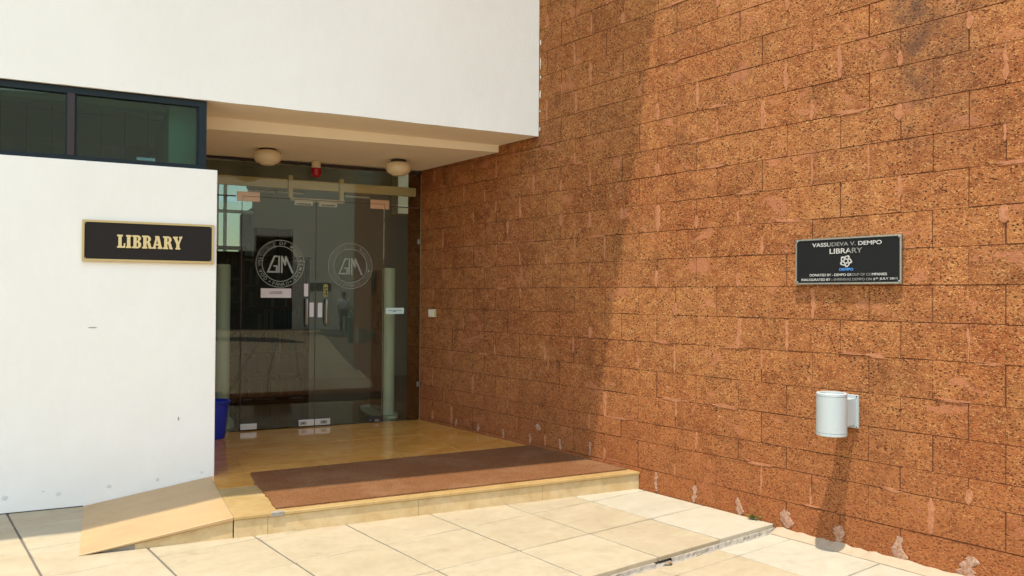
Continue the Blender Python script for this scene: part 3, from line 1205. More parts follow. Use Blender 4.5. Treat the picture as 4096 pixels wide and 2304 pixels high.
# reading room ceiling with square panels, behind the ribbon window
rc = empty('reading_room_ceiling', (-6, 4, 3.3), 'F', kind='structure')
me = MB().box(-0.154, 0.154, 0.0, 0.02, 0, 0.418).mesh('wall_panel')
me.materials.append(M['panel_green'])
for i in range(16):
    for j in range(4):
        if j == 0 and i < 2:
            continue
        child_mesh('wall_panel', me, rc, Vector((-2.93 - 0.320 * i, 6.86, 3.375 + 0.430 * j)) - ORG[rc])
MB().box(-12.9, OPX[0], 6.885, 6.99, PZ, 5.14).part('rear_screen', M['black_metal'], rc)
MB().box(OPX[0], OPX[1], 6.885, 6.99, PZ, OPZ[0]).part('rear_screen', M['black_metal'], rc)
MB().box(OPX[0], OPX[1], 6.885, 6.99, OPZ[1], 5.14).part('rear_screen', M['black_metal'], rc)
MB().box(OPX[1], -2.751, 6.885, 6.99, PZ, 5.14).part('rear_screen', M['panel_green'], rc)
MB().box(-12.9, -3.01, 0.31, 6.88, 5.145, 5.19).part('ceiling', M['ceil_tile'], rc)
MB().box(-12.9, -3.01, 0.62, 0.80, 3.072, 5.14).part('pelmet', M['pelmet'], rc)
# hanging downstand box at the right
MB().box(-0.352, -0.172, YG + 1.0, YG + 1.25, 2.595, 3.3).thing('boxed_downstand', M['cream_paint'], (-0.26, YG + 1.1, 2.6), 'F',
   label='cream boxed pipe drop behind the glass at the upper right of the doors', cat='boxing')


def bookshelf(p, wdt, hgt, dep, rot, label, nsh=6):
    o = bpy.data.objects.new('bookshelf', None)
    col.objects.link(o)
    o.location = F(*p)
    o.rotation_euler = (0, 0, -AL + rot)
    ORG[o] = Vector((0, 0, 0))
    tag(o, label, 'bookshelf')
    for x in (-wdt / 2, wdt / 2 - 0.03):
        MB().box(x, x + 0.03, -dep / 2, dep / 2, 0, hgt).part('side_panel', M['wood'], o)
    MB().box(-wdt / 2 + .031, wdt / 2 - .031, dep / 2 - 0.015, dep / 2 - 0.002, 0.02, hgt - 0.02).part('back_panel', M['wood'], o)
    MB().box(-wdt / 2 - 0.01, wdt / 2 + 0.01, -dep / 2 - 0.01, dep / 2 + 0.01, hgt + 0.001, hgt + 0.03).part('top_board', M['wood'], o)
    rr = random.Random(int(hgt * 100 + p[0] * 10))
    for k_ in range(nsh):
        z = 0.06 + k_ * (hgt - 0.1) / nsh
        MB().box(-wdt / 2 + .031, wdt / 2 - .031, -dep / 2 + 0.005, dep / 2 - 0.016, z - 0.02, z).part('shelf', M['wood'], o)
        x = -wdt / 2 + 0.045
        bms = [MB() for _ in BOOKC]
        while x < wdt / 2 - 0.09:
            t = rr.uniform(0.02, 0.05)
            if rr.random() < 0.93:
                rr.choice(bms).box(x, x + t - 0.002, -dep / 2 + 0.03 + rr.uniform(0, .02), dep / 2 - 0.03, z + 0.001, z + rr.uniform(0.19, 0.27))
            x += t
        for bmm, mm in zip(bms, BOOKC):
            if len(bmm.bm.verts):
                bmm.part('books', mm, o, kind='stuff')
            else:
                bmm.bm.free()
    return o


bookshelf((-2.50, 4.0, PZ - 0.001), 0.82, 1.99, 0.35, 0.0, 'dark wooden bookshelf behind the left glass panel, nearest the bucket')
bookshelf((-1.62, 4.55, PZ - 0.001), 0.95, 1.90, 0.35, -0.12, 'dark wooden bookshelf full of books behind the round emblem of the left door')


def downlight_batten(p, label):
    o = empty('batten_light', p, 'F', label=label, cat='ceiling light', group='unlit tube lights inside the library')
    x, y, z = p
    MB().box(x - .17, x + .17, y - .03, y + .03, z, z + .04).part('housing', M['inner_wall'], o)
    MB().tube([(x - .16, y, z - .018), (x + .16, y, z - .018)], 0.014).part('tube', M['tube'], o, smooth=True)


downlight_batten((-1.95, 3.5, 2.835), 'unlit tube light inside, left of three behind the cream beam')
downlight_batten((-1.60, 3.5, 2.840), 'unlit tube light inside, middle of three behind the cream beam')
downlight_batten((-0.75, 3.5, 2.842), 'unlit tube light inside, right of three behind the cream beam')
MB().box(-2.98, -0.3, 3.40, 3.62, 2.885, 3.3).part('tray_beam', M['inner_wall'], iw)


# security gates
def gate(xp, label, mirror=1):
    o = empty('security_gate', (xp, YG + 0.7, PZ), 'F', label=label, cat='security gate', group='two security gates inside the doors')
    y0 = YG + 0.30
    b = MB()
    b.lathe([(0.075, PZ + 0.03), (0.075, 1.865), (0.070, 1.875), (0.0, 1.875)], xp, y0 + 0.06)
    b.part('post', M['gate'], o, smooth=True)
    b = MB()
    n = 40
    prof = []
    for i in range(n):
        t = 2 * math.pi * i / n
        prof.append((xp + 0.155 * math.copysign(abs(math.cos(t)) ** 0.8, math.cos(t)), YG + 0.72 + 0.52 * math.copysign(abs(math.sin(t)) ** 0.8, math.sin(t))))
    b.prism(prof, PZ, PZ + 0.028)
    b.part('base_plate', M['gate'], o)
    MB().box(xp - 0.012, xp + 0.012, y0 + 0.13, YG + 1.02, PZ + 0.03, 1.862).part('acrylic_panel', M['smoky'], o)
    return o


g1 = gate(-0.672, 'pale green security gate post with smoky panel behind the right door edge')
g2 = gate(-2.515, 'pale green security gate post behind the blue bucket at the left')
# emblem printed on the right gate's panel
def ring(r0, r1, n=56):
    return [[(r1 * math.cos(2 * math.pi * i / n), r1 * math.sin(2 * math.pi * i / n)) for i in range(n)],
            [(r0 * math.cos(2 * math.pi * i / n), r0 * math.sin(2 * math.pi * i / n)) for i in range(n)]]


K = 0.252 / 355.0
GIM = [[(885, 72), (942, 72), (937, 95), (905, 95), (818, 302), (915, 304), (918, 240), (880, 238), (880, 217), (942, 217), (942, 326), (785, 326)],
       [(950, 72), (975, 72), (972, 328), (948, 328)],
       [(990, 72), (1012, 72), (1042, 145), (1048, 75), (1068, 75), (1180, 329), (1150, 331), (1068, 140), (1064, 218), (1045, 218), (1014, 150), (1014, 328), (990, 328)]]


def emblem(rings_w=(0.183, 0.190, 0.246, 0.252)):
    mes = [curve_mesh(ring(rings_w[2], rings_w[3]), 0.0006), curve_mesh(ring(rings_w[0], rings_w[1]), 0.0006)]
    mes.append(curve_mesh([[((x - 980) * K, -(y_ - 192) * K) for x, y_ in g_] for g_ in GIM], 0.0006))
    def put(ch, ang, rad, size, outward=True):
        me = text_mesh(ch, 0.0, 0.006)
        if not me.vertices:
            return
        a, b_, c_, d_ = bounds(me)
        cx_ = (a + b_) / 2
        for v in me.vertices:
            x = (v.co.x - cx_) * size
            y_ = (v.co.y - 0.36) * size
            t = ang - math.pi / 2 if outward else ang + math.pi / 2
            v.co = Vector((rad * math.cos(ang) + x * math.cos(t) - y_ * math.sin(t), rad * math.sin(ang) + x * math.sin(t) + y_ * math.cos(t), 0.0006))
        mes.append(me)
    s_ = 'GOA INSTITUTE OF MANAGEMENT'
    wid = {'I': 0.55, 'M': 1.25, ' ': 0.75, 'O': 1.1, 'G': 1.1, 'N': 1.05, 'A': 1.05}
    tot = sum(wid.get(c_, 0.95) for c_ in s_) - 1
    a0, a1 = R(226), R(-47)
    acc = 0
    for i, c_ in enumerate(s_):
        w_ = wid.get(c_, 0.95)
        ang = a0 + (a1 - a0) * ((acc + w_ / 2 - 0.5) / tot)
        acc += w_
        if c_ != ' ':
            put(c_, ang, 0.217, 0.050)
    for i, c_ in enumerate('PANAJI'):
        put(c_, R((252, 261, 270, 279, 287, 293)[i]), 0.217, 0.050, False)
    for ang in (240, 300):
        q = [(0.217 * math.cos(R(ang)) + 0.0075 * math.cos(t_), 0.217 * math.sin(R(ang)) + 0.0075 * math.sin(t_)) for t_ in [k_ * math.pi / 6 for k_ in range(12)]]
        mes.append(curve_mesh([q], 0.0006))
    return join_meshes(mes)


EMB = emblem()
me = EMB.copy()
for v in me.vertices:
    x, y_, z = v.co
    v.co = Vector((-0.672 - 0.0145 - z * 0.5, YG + 0.70 - x * 1.15, 1.255 + y_ * 1.2))
part_from('printed_emblem', me, M['emblem_dark'], g1)

# cream beam and door magnet rig behind the glass
bm_o = empty('door_beam', (-1.6, YG + 0.12, 2.7), 'F', label='cream beam running behind the glass above the doors with a hanging magnet bracket', cat='beam')
MB().box(-2.985, -0.425, YG + 0.12, YG + 0.17, 2.705, 2.803, 0.002).part('beam', M['cream_paint'], bm_o)
for x in (-1.872, -1.318):
    MB().box(x - 0.022, x + 0.022, YG + 0.055, YG + 0.118, 2.600, 2.838).part('hanger', M['cream_paint'], bm_o)
MB().box(-1.880, -1.290, YG + 0.040, YG + 0.100, 2.566, 2.599).part('magnet_rail', M['patch'], bm_o)
for x0, x1 in ((-1.835, -1.640), (-1.570, -1.375)):
    g_ = MB().box(x0, x1, YG + 0.035, YG + 0.090, 2.522, 2.565).part('magnet', M['patch'], bm_o)
    MB().box(x0 + .02, x1 - .02, YG + 0.031, YG + 0.0345, 2.530, 2.541).part('slot', M['black_metal'], g_)

# ================================================================== GLASS FRONT WITH DOORS
gf = empty('glass_entrance', (-1.61, YG, PZ), 'F', label='frameless glass entrance with two doors, side panels and a glass strip above', cat='glass entrance')
T = 0.006
ZD = 2.575
GZ0 = PZ + 0.006


def pane(name, x0, x1, z0, z1, parent, mat='glass_door'):
    return MB().box(x0, x1, YG - T, YG + T, z0, z1).part(name, M[mat], parent)


pane('side_panel', -2.985, -2.386, GZ0, 2.510, gf)
pane('side_panel', -0.842, xb(YG) - 0.006, GZ0, 2.552, gf)
pane('overpanel', -2.985, xb(YG) - 0.006, ZD + 0.006, 2.945, gf)
# brown silicone seams
M['seam'] = simple('brown_silicone', (0.10, 0.045, 0.03), 0.6)
MB().box(-2.985, -2.44, YG - 0.008, YG + 0.008, ZD - 0.007, ZD + 0.005).part('seam', M['seam'], gf)
MB().box(-0.795, xb(YG) - 0.006, YG - 0.008, YG + 0.008, ZD - 0.020, ZD - 0.009).part('seam', M['seam'], gf)
MB().box(xb(YG) - 0.006, xb(YG) - 0.001, YG - 0.012, YG + 0.012, PZ, 2.945).part('edge_seal', simple('ochre_sealant', (0.30, 0.19, 0.08), 0.7), gf)
for z in (2.173, 0.545):
    MB().box(xb(YG) - 0.045, xb(YG) - 0.004, YG - 0.022, YG - 0.0125, z - 0.028, z + 0.028, 0.003).part('wall_clip', M['steel'], gf)

d1 = pane('door_leaf', -2.376, -1.616, PZ + 0.012, ZD, gf)
d2 = pane('door_leaf', -1.609, -0.850, PZ + 0.012, ZD, gf)
# dark polished edges of the leaves
for dd, xs2 in ((d1, (-2.3805, -1.6155)), (d2, (-1.6125, -0.8485))):
    b = MB()
    for x in xs2:
        b.box(x, x + 0.004, YG - 0.0072, YG + 0.0072, PZ + 0.012, ZD)
    b.box(xs2[0] + .005, xs2[1] - .001, YG - 0.0072, YG + 0.0072, ZD + 0.0008, ZD + 0.005)
    b.part('leaf_edge', M['seam'], dd)
# patch fittings
def patch(x0, x1, z0, z1, mat, parent, lock=False, name='patch_fitting'):
    o = MB().box(x0, x1, YG - 0.022, YG - 0.0075, z0, z1, 0.003).part(name, mat, parent)
    return o


M['pinkish'] = simple('brushed_pink_steel', (0.66, 0.46, 0.33), 0.36, 0.5)


def lpatch(xa, xb_, side):
    # two pieces with the leaf's corner cut between them
    if side == 'L':
        c_ = -2.376
        b = MB().prism([(-2.433, 2.524), (c_ - 0.003, 2.524), (c_ - 0.003, 2.578), (-2.205, 2.578), (-2.205, 2.623), (-2.433, 2.623)], YG - 0.022, YG - 0.0075, 'y')
        b.part('patch_fitting', M['pinkish'], gf)
        MB().box(c_ + 0.001, -2.205, YG - 0.022, YG - 0.0075, 2.524, 2.574, 0.002).part('patch_fitting', M['pinkish'], d1)
    else:
        c_ = -0.850
        b = MB().prism([(-1.014, 2.578), (c_ + 0.003, 2.578), (c_ + 0.003, 2.522), (-0.797, 2.522), (-0.797, 2.622), (-1.014, 2.622)], YG - 0.022, YG - 0.0075, 'y')
        b.part('patch_fitting', M['copper'], gf)
        MB().box(-1.014, c_ - 0.001, YG - 0.022, YG - 0.0075, 2.522, 2.574, 0.002).part('patch_fitting', M['copper'], d2)


lpatch(0, 0, 'L')
lpatch(0, 0, 'R')
patch(-2.379, -2.212, PZ + 0.014, 0.211, M['patch'], d1)
for dd, x0, x1, kx in ((d1, -1.780, -1.617, -1.735), (d2, -1.608, -1.443, -1.515)):
    pf = patch(x0, x1, PZ + 0.014, 0.217, M['patch'], dd, name='lock_patch')
    b = MB().box(kx - 0.034, kx + 0.036, YG - 0.0255, YG - 0.0222, 0.165, 0.203, 0.0015)
    b.part('lock_plate', M['steel'], dd)
    MB().box(kx - 0.012, kx + 0.014, YG - 0.0275, YG - 0.0257, 0.178, 0.190).part('keyhole', M['black_metal'], dd)
# stripped floor spring at the right leaf
b = MB().box(-1.013, -0.857, YG - 0.024, YG - 0.0075, PZ + 0.012, 0.213, 0.002)
fs = b.part('floor_spring', M['black_metal'], d2)
b = MB()
b.box(-0.945, -0.900, YG - 0.029, YG - 0.0245, 0.1573, 0.176)
MB().box(-1.002, -0.990, YG - 0.029, YG - 0.0245, 0.163, 0.175).part('bolt', M['steel'], d2)
b.part('bolt', M['steel'], d2)
b = MB()
b.box(-0.952, -0.880, YG - 0.029, YG - 0.0245, 0.150, 0.157)
b.part('bracket', M['steel'], d2)
# pull handles: bent tubes
for dd, x in ((d1, -1.712), (d2, -1.501)):
    pts = [(x, YG - 0.008, 1.245), (x, YG - 0.035, 1.243), (x, YG - 0.052, 1.228), (x, YG - 0.058, 1.20), (x, YG - 0.058, 1.53), ]
    path = [(x, YG - 0.008, 1.238), (x, YG - 0.040, 1.232), (x, YG - 0.055, 1.238), (x, YG - 0.060, 1.260), (x, YG - 0.060, 1.37),
            (x, YG - 0.060, 1.480), (x, YG - 0.055, 1.500), (x, YG - 0.040, 1.507), (x, YG - 0.008, 1.502)]
    MB().tube(path, 0.0135, 14).part('pull_handle', M['steel'], dd, smooth=True)
    path = [(q[0] + 0.010, 2 * YG - q[1], q[2]) for q in path]
    MB().tube(path, 0.0115, 12).part('pull_handle', M['steel'], dd, smooth=True)
# etched emblems
for dd, x, z, mt, sx in ((d1, -1.987, 1.883, 'frost', 1.0), (d2, -1.232, 1.877, 'frost2', 0.985)):
    me = EMB.copy()
    for v in me.vertices:
        v.co.x *= sx
    stand(me, 'F', YG - T - 0.0018)
    for v in me.vertices:
        v.co += Vector((x, 0, z))
    part_from('etched_emblem', me, M[mt], dd)


def notice(name, x0, x1, z0, z1, mat, label, cat, y_=YG - T - 0.003, words=None):
    o = empty(name, ((x0 + x1) / 2, y_, z0), 'F', label=label, cat=cat)
    MB().box(x0, x1, y_ - 0.001, y_ + 0.001, z0, z1).part('sheet', mat, o)
    if words:
        for (txt, a, b_, c_, d_, mm) in words:
            me = fit(text_mesh(txt, 0.001, 0.012), a, b_, c_, d_, 0.0006)
            stand(me, 'F', y_ - 0.002)
            part_from('lettering', me, mm, o)
    return o


notice('locked_notice', -2.184, -1.871, 1.523, 1.621, M['paper'], 'white paper notice reading LOCKED on the left glass door', 'notice',
       words=[('LOCKED', -2.095, -1.963, 1.563, 1.590, M['ink'])])
notice('blank_sticker', -1.736, -1.692, 1.539, 1.676, M['paper'], 'blank white sticker above the left pull handle', 'sticker')
notice('blank_sticker', -1.676, -1.630, 1.319, 1.473, M['paper'], 'blank white sticker right beside the left pull handle', 'sticker')
notice('blank_sticker', -1.587, -1.539, 1.314, 1.471, M['paper'], 'blank white sticker left beside the right pull handle', 'sticker')
po = notice('pull_sticker', -1.524, -1.484, 1.541, 1.668, M['yellow'], 'black and yellow sticker reading PULL down the right door', 'sticker')
MB().box(-1.520, -1.488, YG - T - 0.006, YG - T - 0.0045, 1.545, 1.664).part('black_ground', M['ink'], po)
for i, ch in enumerate('PULL'):
    z = 1.6365 - i * 0.0295
    me = fit(text_mesh(ch, 0.001, 0.02), -1.5135, -1.4945, z, z + 0.022, 0.0004)
    stand(me, 'F', YG - T - 0.0068)
    part_from('lettering', me, M['yellow'], po)
nt = notice('glass_notice', -0.825, -0.611, 1.348, 1.416, M['paper_cold'], 'pale notice with one line of print on the right side glass', 'notice')
b = MB()
b.box(-0.795, -0.635, YG - T - 0.0052, YG - T - 0.0045, 1.383, 1.3875)
b.box(-0.742, -0.700, YG - T - 0.0052, YG - T - 0.0045, 1.370, 1.3755)
b.part('print_line', M['ink'], nt)

# ================================================================== PORCH PLATFORM, RAMP, MAT
pf = empty('entrance_platform', (-1.5, YSTEP, 0), 'F', label='low golden stone platform in front of the glass doors', cat='platform')
b = MB()
xl = -2.884
b.hexa([(xl, YSTEP + 0.016, -0.05), (xb(YSTEP) - .01, YSTEP + 0.016, -0.05), (xb(YG) - .01, YG + .0, -0.05), (xl, YG + .0, -0.05),
        (xl, YSTEP + 0.016, PZ - 0.021), (xb(YSTEP) - .01, YSTEP + 0.016, PZ - 0.021), (xb(YG) - .01, YG + .0, PZ - 0.021), (xl, YG + .0, PZ - 0.021)])
b.part('platform_core', M['joint'], pf)
PR = [YSTEP - 0.012, -0.456, 0.02, 0.545, 1.10, 1.66, YG + 0.003]
for ri in range(len(PR) - 1):
    y0, y1 = PR[ri], PR[ri + 1]
    if ri == 0:
        cuts = [-2.888, -1.971, -1.401, -0.830]
    else:
        cuts = [-2.98 if y0 > 0.01 else -2.888] + ([-2.50, -1.926, -1.325, -0.750] if ri % 2 else [-2.62, -1.94, -1.30, -0.72])
    for i, a in enumerate(cuts):
        jt = 0.0015
        if i < len(cuts) - 1:
            r0 = r1 = cuts[i + 1] - jt
        else:
            r0, r1 = xb(y0) - 0.004, xb(y1) - 0.004
        b = MB()
        c = 0.002
        zt = PZ + random.uniform(-0.0006, 0.0006)
        b.hexa([(a, y0 + jt, PZ - 0.020), (r0, y0 + jt, PZ - 0.020), (r1, y1 - jt, PZ - 0.020), (a, y1 - jt, PZ - 0.020),
                (a, y0 + jt, zt), (r0, y0 + jt, zt), (r1, y1 - jt, zt), (a, y1 - jt, zt)])
        bmesh.ops.bevel(b.bm, geom=list(b.bm.edges), offset=0.0015, segments=1, affect='EDGES')
        b.part('floor_slab', M['gold_pale'] if ri == 0 else M['gold'], pf)
# risers
RC = [-2.884, -2.674, -1.640, -0.640]
for i, a in enumerate(RC):
    r0 = RC[i + 1] - 0.002 if i < 3 else xb(YSTEP) - 0.004
    MB().box(a, r0, YSTEP, YSTEP + 0.015, -0.02, PZ - 0.0235, 0.0012).part('riser_slab', M['gold_riser'], pf)
# cement repair at the lip
rr = random.Random(8)
b = MB()
b.box(-2.655, -2.575, YSTEP - 0.0145, YSTEP + 0.02, PZ - 0.026, PZ + 0.0035, 0.004)
for v in b.bm.verts:
    v.co.x += rr.uniform(-.006, .006)
b.part('cement_repair', M['cement'], pf)

rp = empty('stone_ramp', (-3.3, -0.64, 0), 'F', label='smooth peach stone ramp rising from the paving to the platform', cat='ramp')
x0, x1 = -3.755, -2.890


def rz(x): return 0.004 + (PZ - 0.004) * (x - x0) / (x1 - x0)


def ramp_piece(ya, yb2, y_head_a, y_head_b, name='ramp_slab'):
    b = MB()
    c = [(x0, ya, -0.004), (x1, y_head_a, PZ - 0.022), (x1, y_head_b, PZ - 0.022), (x0, yb2, -0.004),
         (x0, ya, 0.005), (x1, y_head_a, PZ + 0.0005), (x1, y_head_b, PZ + 0.0005), (x0, yb2, 0.005)]
    b.hexa(c)
    bmesh.ops.bevel(b.bm, geom=list(b.bm.edges), offset=0.0015, segments=1, affect='EDGES')
    b.part(name, M['ramp'], rp)


ramp_piece(-1.245, -0.373, -1.283, -0.458)
ramp_piece(-0.371, -0.006, -0.456, -0.006)
b = MB()
b.hexa([(x0 + .12, -1.228, -0.05), (x1, -1.262, -0.05), (x1, -0.01, -0.05), (x0 + .12, -0.01, -0.05),
        (x0 + .12, -1.228, rz(x0 + .12) - .016), (x1, -1.262, PZ - 0.0225), (x1, -0.01, PZ - 0.0225), (x0 + .12, -0.01, rz(x0 + .12) - .016)])
b.part('ramp_core', M['cement'], rp)
b = MB()
b.hexa([(x0 + .30, -1.240, -0.03), (x1 - .002, -1.2675, -0.03), (x1 - .002, -1.2625, -0.03), (x0 + .30, -1.2345, -0.03),
        (x0 + .30, -1.240, rz(x0 + .30) - .020), (x1 - .002, -1.2675, PZ - 0.026), (x1 - .002, -1.2625, PZ - 0.026), (x0 + .30, -1.2345, rz(x0 + .3) - .020)])
b.part('ramp_riser', M['gold_riser'], rp)
# worn oval scratch in the ramp
b = MB()
n = 22
o_, i_ = [], []
for k in range(n):
    t = 2 * math.pi * k / n
    wob = random.uniform(0.9, 1.1)
    for lst, q in ((o_, 1.0), (i_, 0.90)):
        xx = -3.55 + 0.062 * q * wob * math.cos(t)
        yy = -0.865 + 0.024 * q * wob * math.sin(t)
        lst.append(b.bm.verts.new((xx, yy, rz(xx) + 0.0024)))
for k in range(n):
    if k in (3, 4, 9): continue
    b.bm.faces.new((o_[k], o_[(k + 1) % n], i_[(k + 1) % n], i_[k]))
b.part('scratch', M['gold_riser'], rp)

# coir mat with frayed left edge
rr = random.Random(77)
b = MB()
top = []


def mat_left():
    key = [(-2.598, -0.034), (-2.617, -0.378), (-2.628, -0.43), (-2.612, -0.60), (-2.614, -1.205)]
    out = []
    for (a, c_) in zip(key, key[1:]):
        for i in range(14):
            t = i / 14
            out.append((a[0] + (c_[0] - a[0]) * t + rr.uniform(-0.006, 0.006), a[1] + (c_[1] - a[1]) * t))
    out.append(key[-1])
    return out


def edge_pts(a, c_, n, j):
    return [(a[0] + (c_[0] - a[0]) * i / n, a[1] + (c_[1] - a[1]) * i / n + (rr.uniform(-j, j) if 0 < i < n else 0)) for i in range(n + 1)]


fr_r = xb(-1.18) - 0.006
outline = mat_left()[:-1] + edge_pts((-2.614, -1.205), (fr_r - 0.03, -1.180), 80, 0.0018)[:-1] + \
    [(fr_r - 0.03, -1.180), (xb(0.08) - 0.012, 0.080)] + edge_pts((xb(0.08) - 0.012, 0.080), (-2.598, -0.034), 80, 0.002)[1:-1]
bot = [b.bm.verts.new((p[0], p[1], PZ + 0.0012)) for p in outline]
tp = [b.bm.verts.new((p[0] + (0.003 if p[0] < -2 else -0.001), p[1], PZ + 0.0105)) for p in outline]
n = len(outline)
for i in range(n):
    b.bm.faces.new((bot[i], bot[(i + 1) % n], tp[(i + 1) % n], tp[i]))
f_ = b.bm.faces.new(tp)
b.thing('coir_mat', M['mat'], (-1.2, -0.6, PZ), 'F', label='long brown coir doormat with a frayed left edge on the platform', cat='doormat')

# ================================================================== PORCH FITTINGS
def globe(x, y, label):
    o = empty('ceiling_globe_lamp', (x, y, ZC), 'F', label=label, cat='ceiling lamp', group='two opal globe lamps on the porch ceiling')
    b = MB()
    b.lathe([(0.0, ZC - 0.002), (0.080, ZC - 0.002), (0.080, ZC - 0.016), (0.066, ZC - 0.024), (0.0, ZC - 0.024)], x, y)
    b.part('ceiling_ring', M['black_metal'], o, smooth=True)
    prof = [(0.072, ZC - 0.022), (0.104, ZC - 0.032), (0.124, ZC - 0.050), (0.134, ZC - 0.076), (0.132, ZC - 0.102), (0.118, ZC - 0.128),
            (0.094, ZC - 0.147), (0.070, ZC - 0.156), (0.064, ZC - 0.1635), (0.040, ZC - 0.168), (0.0, ZC - 0.170)]
    b = MB()
    b.lathe(prof, x, y, 48)
    b.part('opal_globe', M['globe'], o, smooth=True)


globe(-2.238, 1.42, 'opal globe ceiling lamp on the porch, left of the red beacon')
globe(-0.890, 1.46, 'opal globe ceiling lamp on the porch, near the laterite wall')

al = empty('alarm_beacon', (-1.640, 1.93, ZC), 'F', label='red domed alarm beacon hanging from the porch ceiling over the doors', cat='alarm')
x, y = -1.640, 1.96
MB().lathe([(0.0, ZC - 0.004), (0.047, ZC - 0.004), (0.047, ZC - 0.075), (0.0, ZC - 0.075)], x, y, 32).part('mount', M['beige_plastic'], al, smooth=True)
MB().lathe([(0.052, ZC - 0.0755), (0.052, ZC - 0.125), (0.047, ZC - 0.148), (0.034, ZC - 0.166), (0.016, ZC - 0.174), (0.0, ZC - 0.176)], x, y, 32).part('red_dome', M['red'], al, smooth=True)

# blue bucket
bk = empty('blue_bucket', (-2.655, 1.76, PZ), 'F', label='blue plastic bucket half hidden behind the end of the white wall', cat='bucket')
x, y = -2.672, 1.76
MB().lathe([(0.0, PZ + 0.003), (0.105, PZ + 0.001), (0.112, PZ + 0.012), (0.146, PZ + 0.365), (0.143, PZ + 0.367), (0.108, PZ + 0.016), (0.0, PZ + 0.016)], x, y, 48).part('body', M['bucket'], bk, smooth=True)
MB().lathe([(0.1470, PZ + 0.345), (0.160, PZ + 0.350), (0.163, PZ + 0.366), (0.158, PZ + 0.372), (0.1435, PZ + 0.371), (0.1425, PZ + 0.368)], x, y, 48).part('rim', M['bucket'], bk, smooth=True)

# door bell switch on the laterite wall
sw = empty('wall_switch', (0, 1.80, 1.36), 'W', label='small ivory switch box on the laterite wall beside the glass', cat='switch')
MB().box(-0.046, -0.004, 1.755, 1.858, 1.318, 1.404, 0.004).part('box', M['switch_white'], sw)
MB().box(-0.036, -0.010, 1.7515, 1.7555, 1.326, 1.396).part('side_face', M['switch_yellow'], sw)  # side face of the box in a yellower tone
MB().box(-0.0505, -0.0465, 1.805, 1.838, 1.335, 1.386, 0.0015).part('rocker', M['paper'], sw)

# ================================================================== SIGNS
sx0, sx1, sz0, sz1 = -3.790, -2.885, 1.792, 2.092
ls = empty('library_sign', ((sx0 + sx1) / 2, 0, sz0), 'F', label='black sign with brass border reading LIBRARY on the white wall', cat='sign')
MB().box(sx0 + .012, sx1 - .012, -0.022, -0.004, sz0 + .012, sz1 - .012).part('panel', M['black_panel'], ls)
fw = 0.0155
b = MB()
b.prism([(sx0, sz0), (sx1, sz0), (sx1 - fw, sz0 + fw), (sx0 + fw, sz0 + fw)], -0.028, -0.002, 'y')
b.prism([(sx1, sz0), (sx1, sz1), (sx1 - fw, sz1 - fw), (sx1 - fw, sz0 + fw)], -0.028, -0.002, 'y')
b.prism([(sx1, sz1), (sx0, sz1), (sx0 + fw, sz1 - fw), (sx1 - fw, sz1 - fw)], -0.028, -0.002, 'y')
b.prism([(sx0, sz1), (sx0, sz0), (sx0 + fw, sz0 + fw), (sx0 + fw, sz1 - fw)], -0.028, -0.002, 'y')
b.part('brass_frame', M['brass'], ls)
for x in (sx0 + .022, sx1 - .022):
    for z in (sz0 + .022, sz1 - .022):
        MB().box(x - .004, x + .004, -0.0245, -0.0222, z - .004, z + .004).part('screw', M['steel'], ls)


def arc(cx, cz, rx, rz_, a0, a1, n=8):
    return [(cx + rx * math.cos(R(a0 + (a1 - a0) * i / n)), cz + rz_ * math.sin(R(a0 + (a1 - a0) * i / n))) for i in range(n + 1)]


# chunky slab-serif capitals, drawn on a 100-high grid
GL = {
    'L': (74, [[(2, 0), (72, 0), (74, 36), (62, 36), (58, 14), (42, 14), (42, 86), (52, 88), (52, 100), (2, 100), (2, 88), (13, 86), (13, 14), (2, 12)]]),
    'I': (52, [[(2, 0), (50, 0), (50, 12), (41, 14), (41, 86), (50, 88), (50, 100), (2, 100), (2, 88), (11, 86), (11, 14), (2, 12)]]),
    'B': (84, [[(2, 0), (50, 0)] + arc(50, 28, 32, 28, -90, 80) + [(66, 54)] + arc(48, 77, 31, 23, -50, 90) + [(2, 100), (2, 88), (13, 86), (13, 14), (2, 12)],
               [(41, 12), (41, 44), (46, 44)] + arc(46, 28, 9, 16, 90, -90) + [(46, 12)],
               [(41, 58), (41, 88), (45, 88)] + arc(45, 73, 8, 15, 90, -90) + [(45, 58)]]),
    'R': (90, [[(2, 0), (50, 0), (50, 12), (42, 14), (42, 44), (50, 40), (58, 14), (62, 2), (70, 0), (90, 0), (90, 12), (84, 14), (76, 42), (68, 50)]
               + arc(48, 74, 33, 26, -50, 90) + [(2, 100), (2, 88), (13, 86), (13, 14), (2, 12)],
               [(42, 56), (42, 88), (46, 88)] + arc(46, 72, 9, 16, 90, -90) + [(46, 56)]]),
    'A': (92, [[(0, 0), (36, 0), (36, 12), (29, 14), (32, 26), (55, 26), (58, 14), (50, 12), (50, 0), (92, 0), (92, 12), (86, 14), (62, 100), (26, 100), (24, 90), (31, 88), (9, 14), (0, 12)],
               [(35, 38), (52, 38), (44, 72)]]),
    'Y': (86, [[(24, 0), (68, 0), (68, 12), (60, 14), (60, 42), (80, 88), (87, 92), (84, 104), (56, 100), (56, 90), (62, 87), (50, 58), (38, 87), (45, 89), (45, 100), (0, 100), (0, 88), (8, 86), (31, 42), (31, 14), (24, 12)]]),
}
lx = []
x = 0
for ch in 'LIBRARY':
    lx.append(x)
    x += GL[ch][0] + 3
tot = x - 3
LW0, LW1 = sx0 + 0.252 * 0.905, sx0 + 0.748 * 0.905
LZ0, LZ1 = 1.893, 1.990
